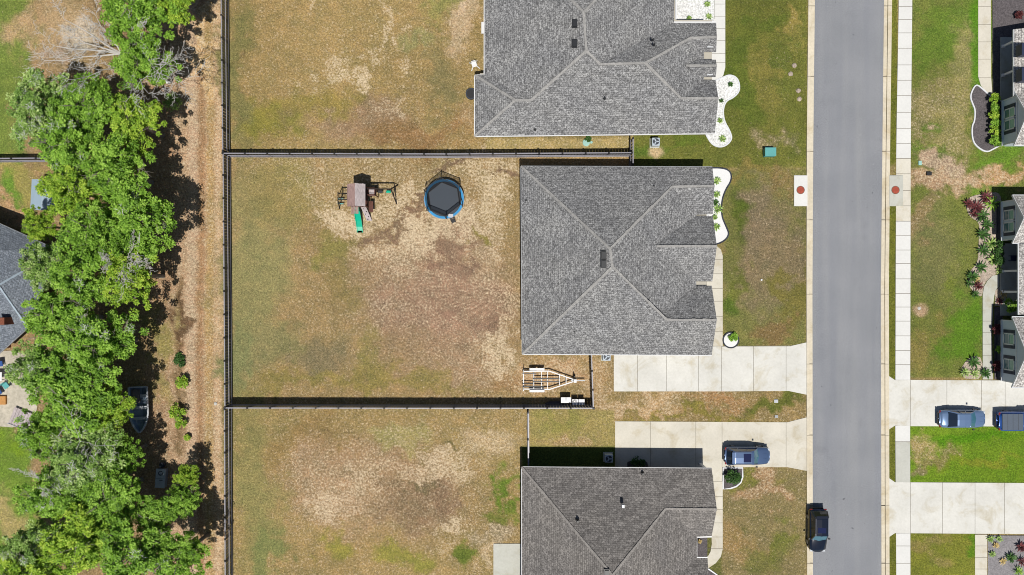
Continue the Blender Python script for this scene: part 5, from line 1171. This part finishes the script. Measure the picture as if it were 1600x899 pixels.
def pchair(label, px, py, mat):
    x, y = G(px, py); o = thing('porch_chair', label, 'chair', (x, y, .15)); MB().box(-.3, -.3, .35, .3, .3, .42).build('seat', M[mat], o, bevel=.02); MB().box(.25, -.3, .42, .32, .3, .95).build('backrest', M[mat], o, bevel=.02)
    for sx_ in (-.25, .25):
        for sy in (-.25, .25): MB().box(sx_-.03, sy-.03, 0, sx_+.03, sy+.03, .36).build('leg', M[mat], o)
pchair('dark blue porch chair in the shade behind the planted stone bed', 1578, 404, 'shutter'); 
# shed, boat, storage box, patio clutter
o = thing('shed', 'small pale blue metal shed at the left, half under the trees', 'shed', at(68, 305, 2), R(-3)); MB().box(-1.1, -1.35, 0, 1.1, 1.35, 1.9).build('wall', M['metal_pale'], o)
MB().poly([(-1.3, -1.55, 1.95), (0, -1.55, 2.25), (0, 1.55, 2.25), (-1.3, 1.55, 1.95)]).poly([(0, -1.55, 2.25), (1.3, -1.55, 1.95), (1.3, 1.55, 1.95), (0, 1.55, 2.25)]).poly([(-1.3, -1.55, 1.9), (-1.3, 1.55, 1.9), (1.3, 1.55, 1.9), (1.3, -1.55, 1.9)]).poly([(-1.3, -1.55, 1.9), (1.3, -1.55, 1.9), (1.3, -1.55, 1.95), (0, -1.55, 2.25), (-1.3, -1.55, 1.95)]).build('roof', M['shed_roof'], o)
MB().box(-.5, -1.39, .05, .5, -1.352, 1.8).build('door', M['galv'], o)
o = thing('boat', 'small aluminium boat with a pale curved rim, half hidden under the trees', 'boat', at(219, 640, .6), R(-88)); mb = MB(); secs = []; rim = []
for t_ in np.linspace(-1, 1, 15):
    w2 = .95*(1 if t_ < .1 else math.cos((t_-.1)/.9*math.pi/2)**.7); w2 = max(w2, .03); X = 2.35*t_; zk = .1+.35*max(0, t_)**2
    secs.append([(X, -w2, .85), (X, -w2*.8, .4), (X, 0, zk), (X, w2*.8, .4), (X, w2, .85)]); rim.append((X, w2))
i0 = 0
for a in range(14):
    for k in range(4): mb.poly([secs[a][k], secs[a+1][k], secs[a+1][k+1], secs[a][k+1]])
mb.poly(secs[0]); mb.build('hull', M['boat_metal'], o)
mb = MB()
for s_ in (-1, 1):
    for (x0, w0), (x1, w1) in zip(rim[:-1], rim[1:]): mb.beam((x0, s_*w0, .88), (x1, s_*w1, .88), .16, .06)
mb.beam((-2.35, -.95, .88), (-2.35, .95, .88), .12, .06); mb.build('gunwale', M['metal_pale'], o)
for xx in (-1.4, -.2, .9): MB().box(xx-.16, -.8, .6, xx+.16, .8, .68).build('bench_seat', M['metal_pale'], o)
MB().box(-2.1, -.75, .7, -.7, .1, .78).build('tarp_cover', M['tarp'], o)
o = thing('storage_box', 'grey metal storage box lying in the tree shade near the trail', 'box', at(250.5, 748, .6), R(-4)); MB().box(-.47, -.95, 0, .47, .95, .55).build('box_body', M['galv'], o, bevel=.03)
MB().box(-.5, -.98, .552, .5, -.02, .6).box(-.5, .02, .552, .5, .98, .6).build('lid', M['metal_pale'], o); MB().ring((0, .55), .17, .24, .6, .63, 16).box(-.1, -.2, .6, .25, -.14, .63).build('handle', M['ac_dark'], o)
util('round dark bucket just above the grey storage box', 252.5, 727, .55, .55, .4, 'ac_dark', 'bucket', 'bucket', True)
o = thing('bench', 'small white topped bench in the dark tree gap at the upper trail side', 'bench', at(261, 123, .4), R(20)); MB().box(-.22, -.5, .38, .22, .5, .43).build('seat', M['white_paint'], o); [MB().box(-.2, y_-.04, 0, .2, y_+.04, .38).build('leg', M['galv'], o) for y_ in (-.4, .4)]
for (px, py, mt, nm, lb, ct) in ((5, 568, 'blue_cloth', 'folding_chair', 'blue folding chair on the tan patio at the left edge', 'chair'), (3, 612, 'blue_cloth', 'folding_chair', 'lower blue folding chair by the patio table at the left edge', 'chair'), (14, 602, 'util_teal', 'folding_chair', 'green folding chair right of the blue ones on the patio', 'chair')):
    x, y = G(px, py); o = thing(nm, lb, ct, (x, y, .05), R(random.uniform(0, 60))); MB().box(-.28, -.28, .38, .28, .28, .42).build('seat', M[mt], o); MB().box(-.28, .26, .42, .28, .31, .85).build('backrest', M[mt], o)
    for sx_ in (-.25, .25): MB().beam((sx_, -.25, 0), (sx_, .25, .4), .03, .03).beam((sx_, .25, 0), (sx_, -.25, .4), .03, .03).build('leg', M['galv'], o)
o = thing('patio_table', 'white patio table among the chairs at the left edge', 'table', (*G(4, 587), .05)); MB().box(-.5, -.45, .68, .5, .45, .73).build('tabletop', M['white_paint'], o, bevel=.02)
for sx_ in (-.4, .4):
    for sy in (-.35, .35): MB().box(sx_-.03, sy-.03, 0, sx_+.03, sy+.03, .68).build('leg', M['galv'], o)
tag(MB().box(*G(-4, 632), .055, *G(12, 618), .3).build('cushion', M['orange_cloth'], bevel=.08), 'orange tan cushion lying on the patio below the table', 'cushion')
o = thing('deck', 'weathered pale wooden deck at the lower corner of the tan patio', 'deck', (*G(40, 655), 0), R(-22)); mb = MB()
for k in range(8): mb.box(-1.3+k*.33, -.9, .3, -1.0+k*.33, .9, .34)
mb.build('deck_boards', M['wood_grey'], o); MB().box(-1.35, -.95, .0, 1.35, -.9, .42).build('railing', M['metal_pale'], o)
print('objects', len(bpy.data.objects))
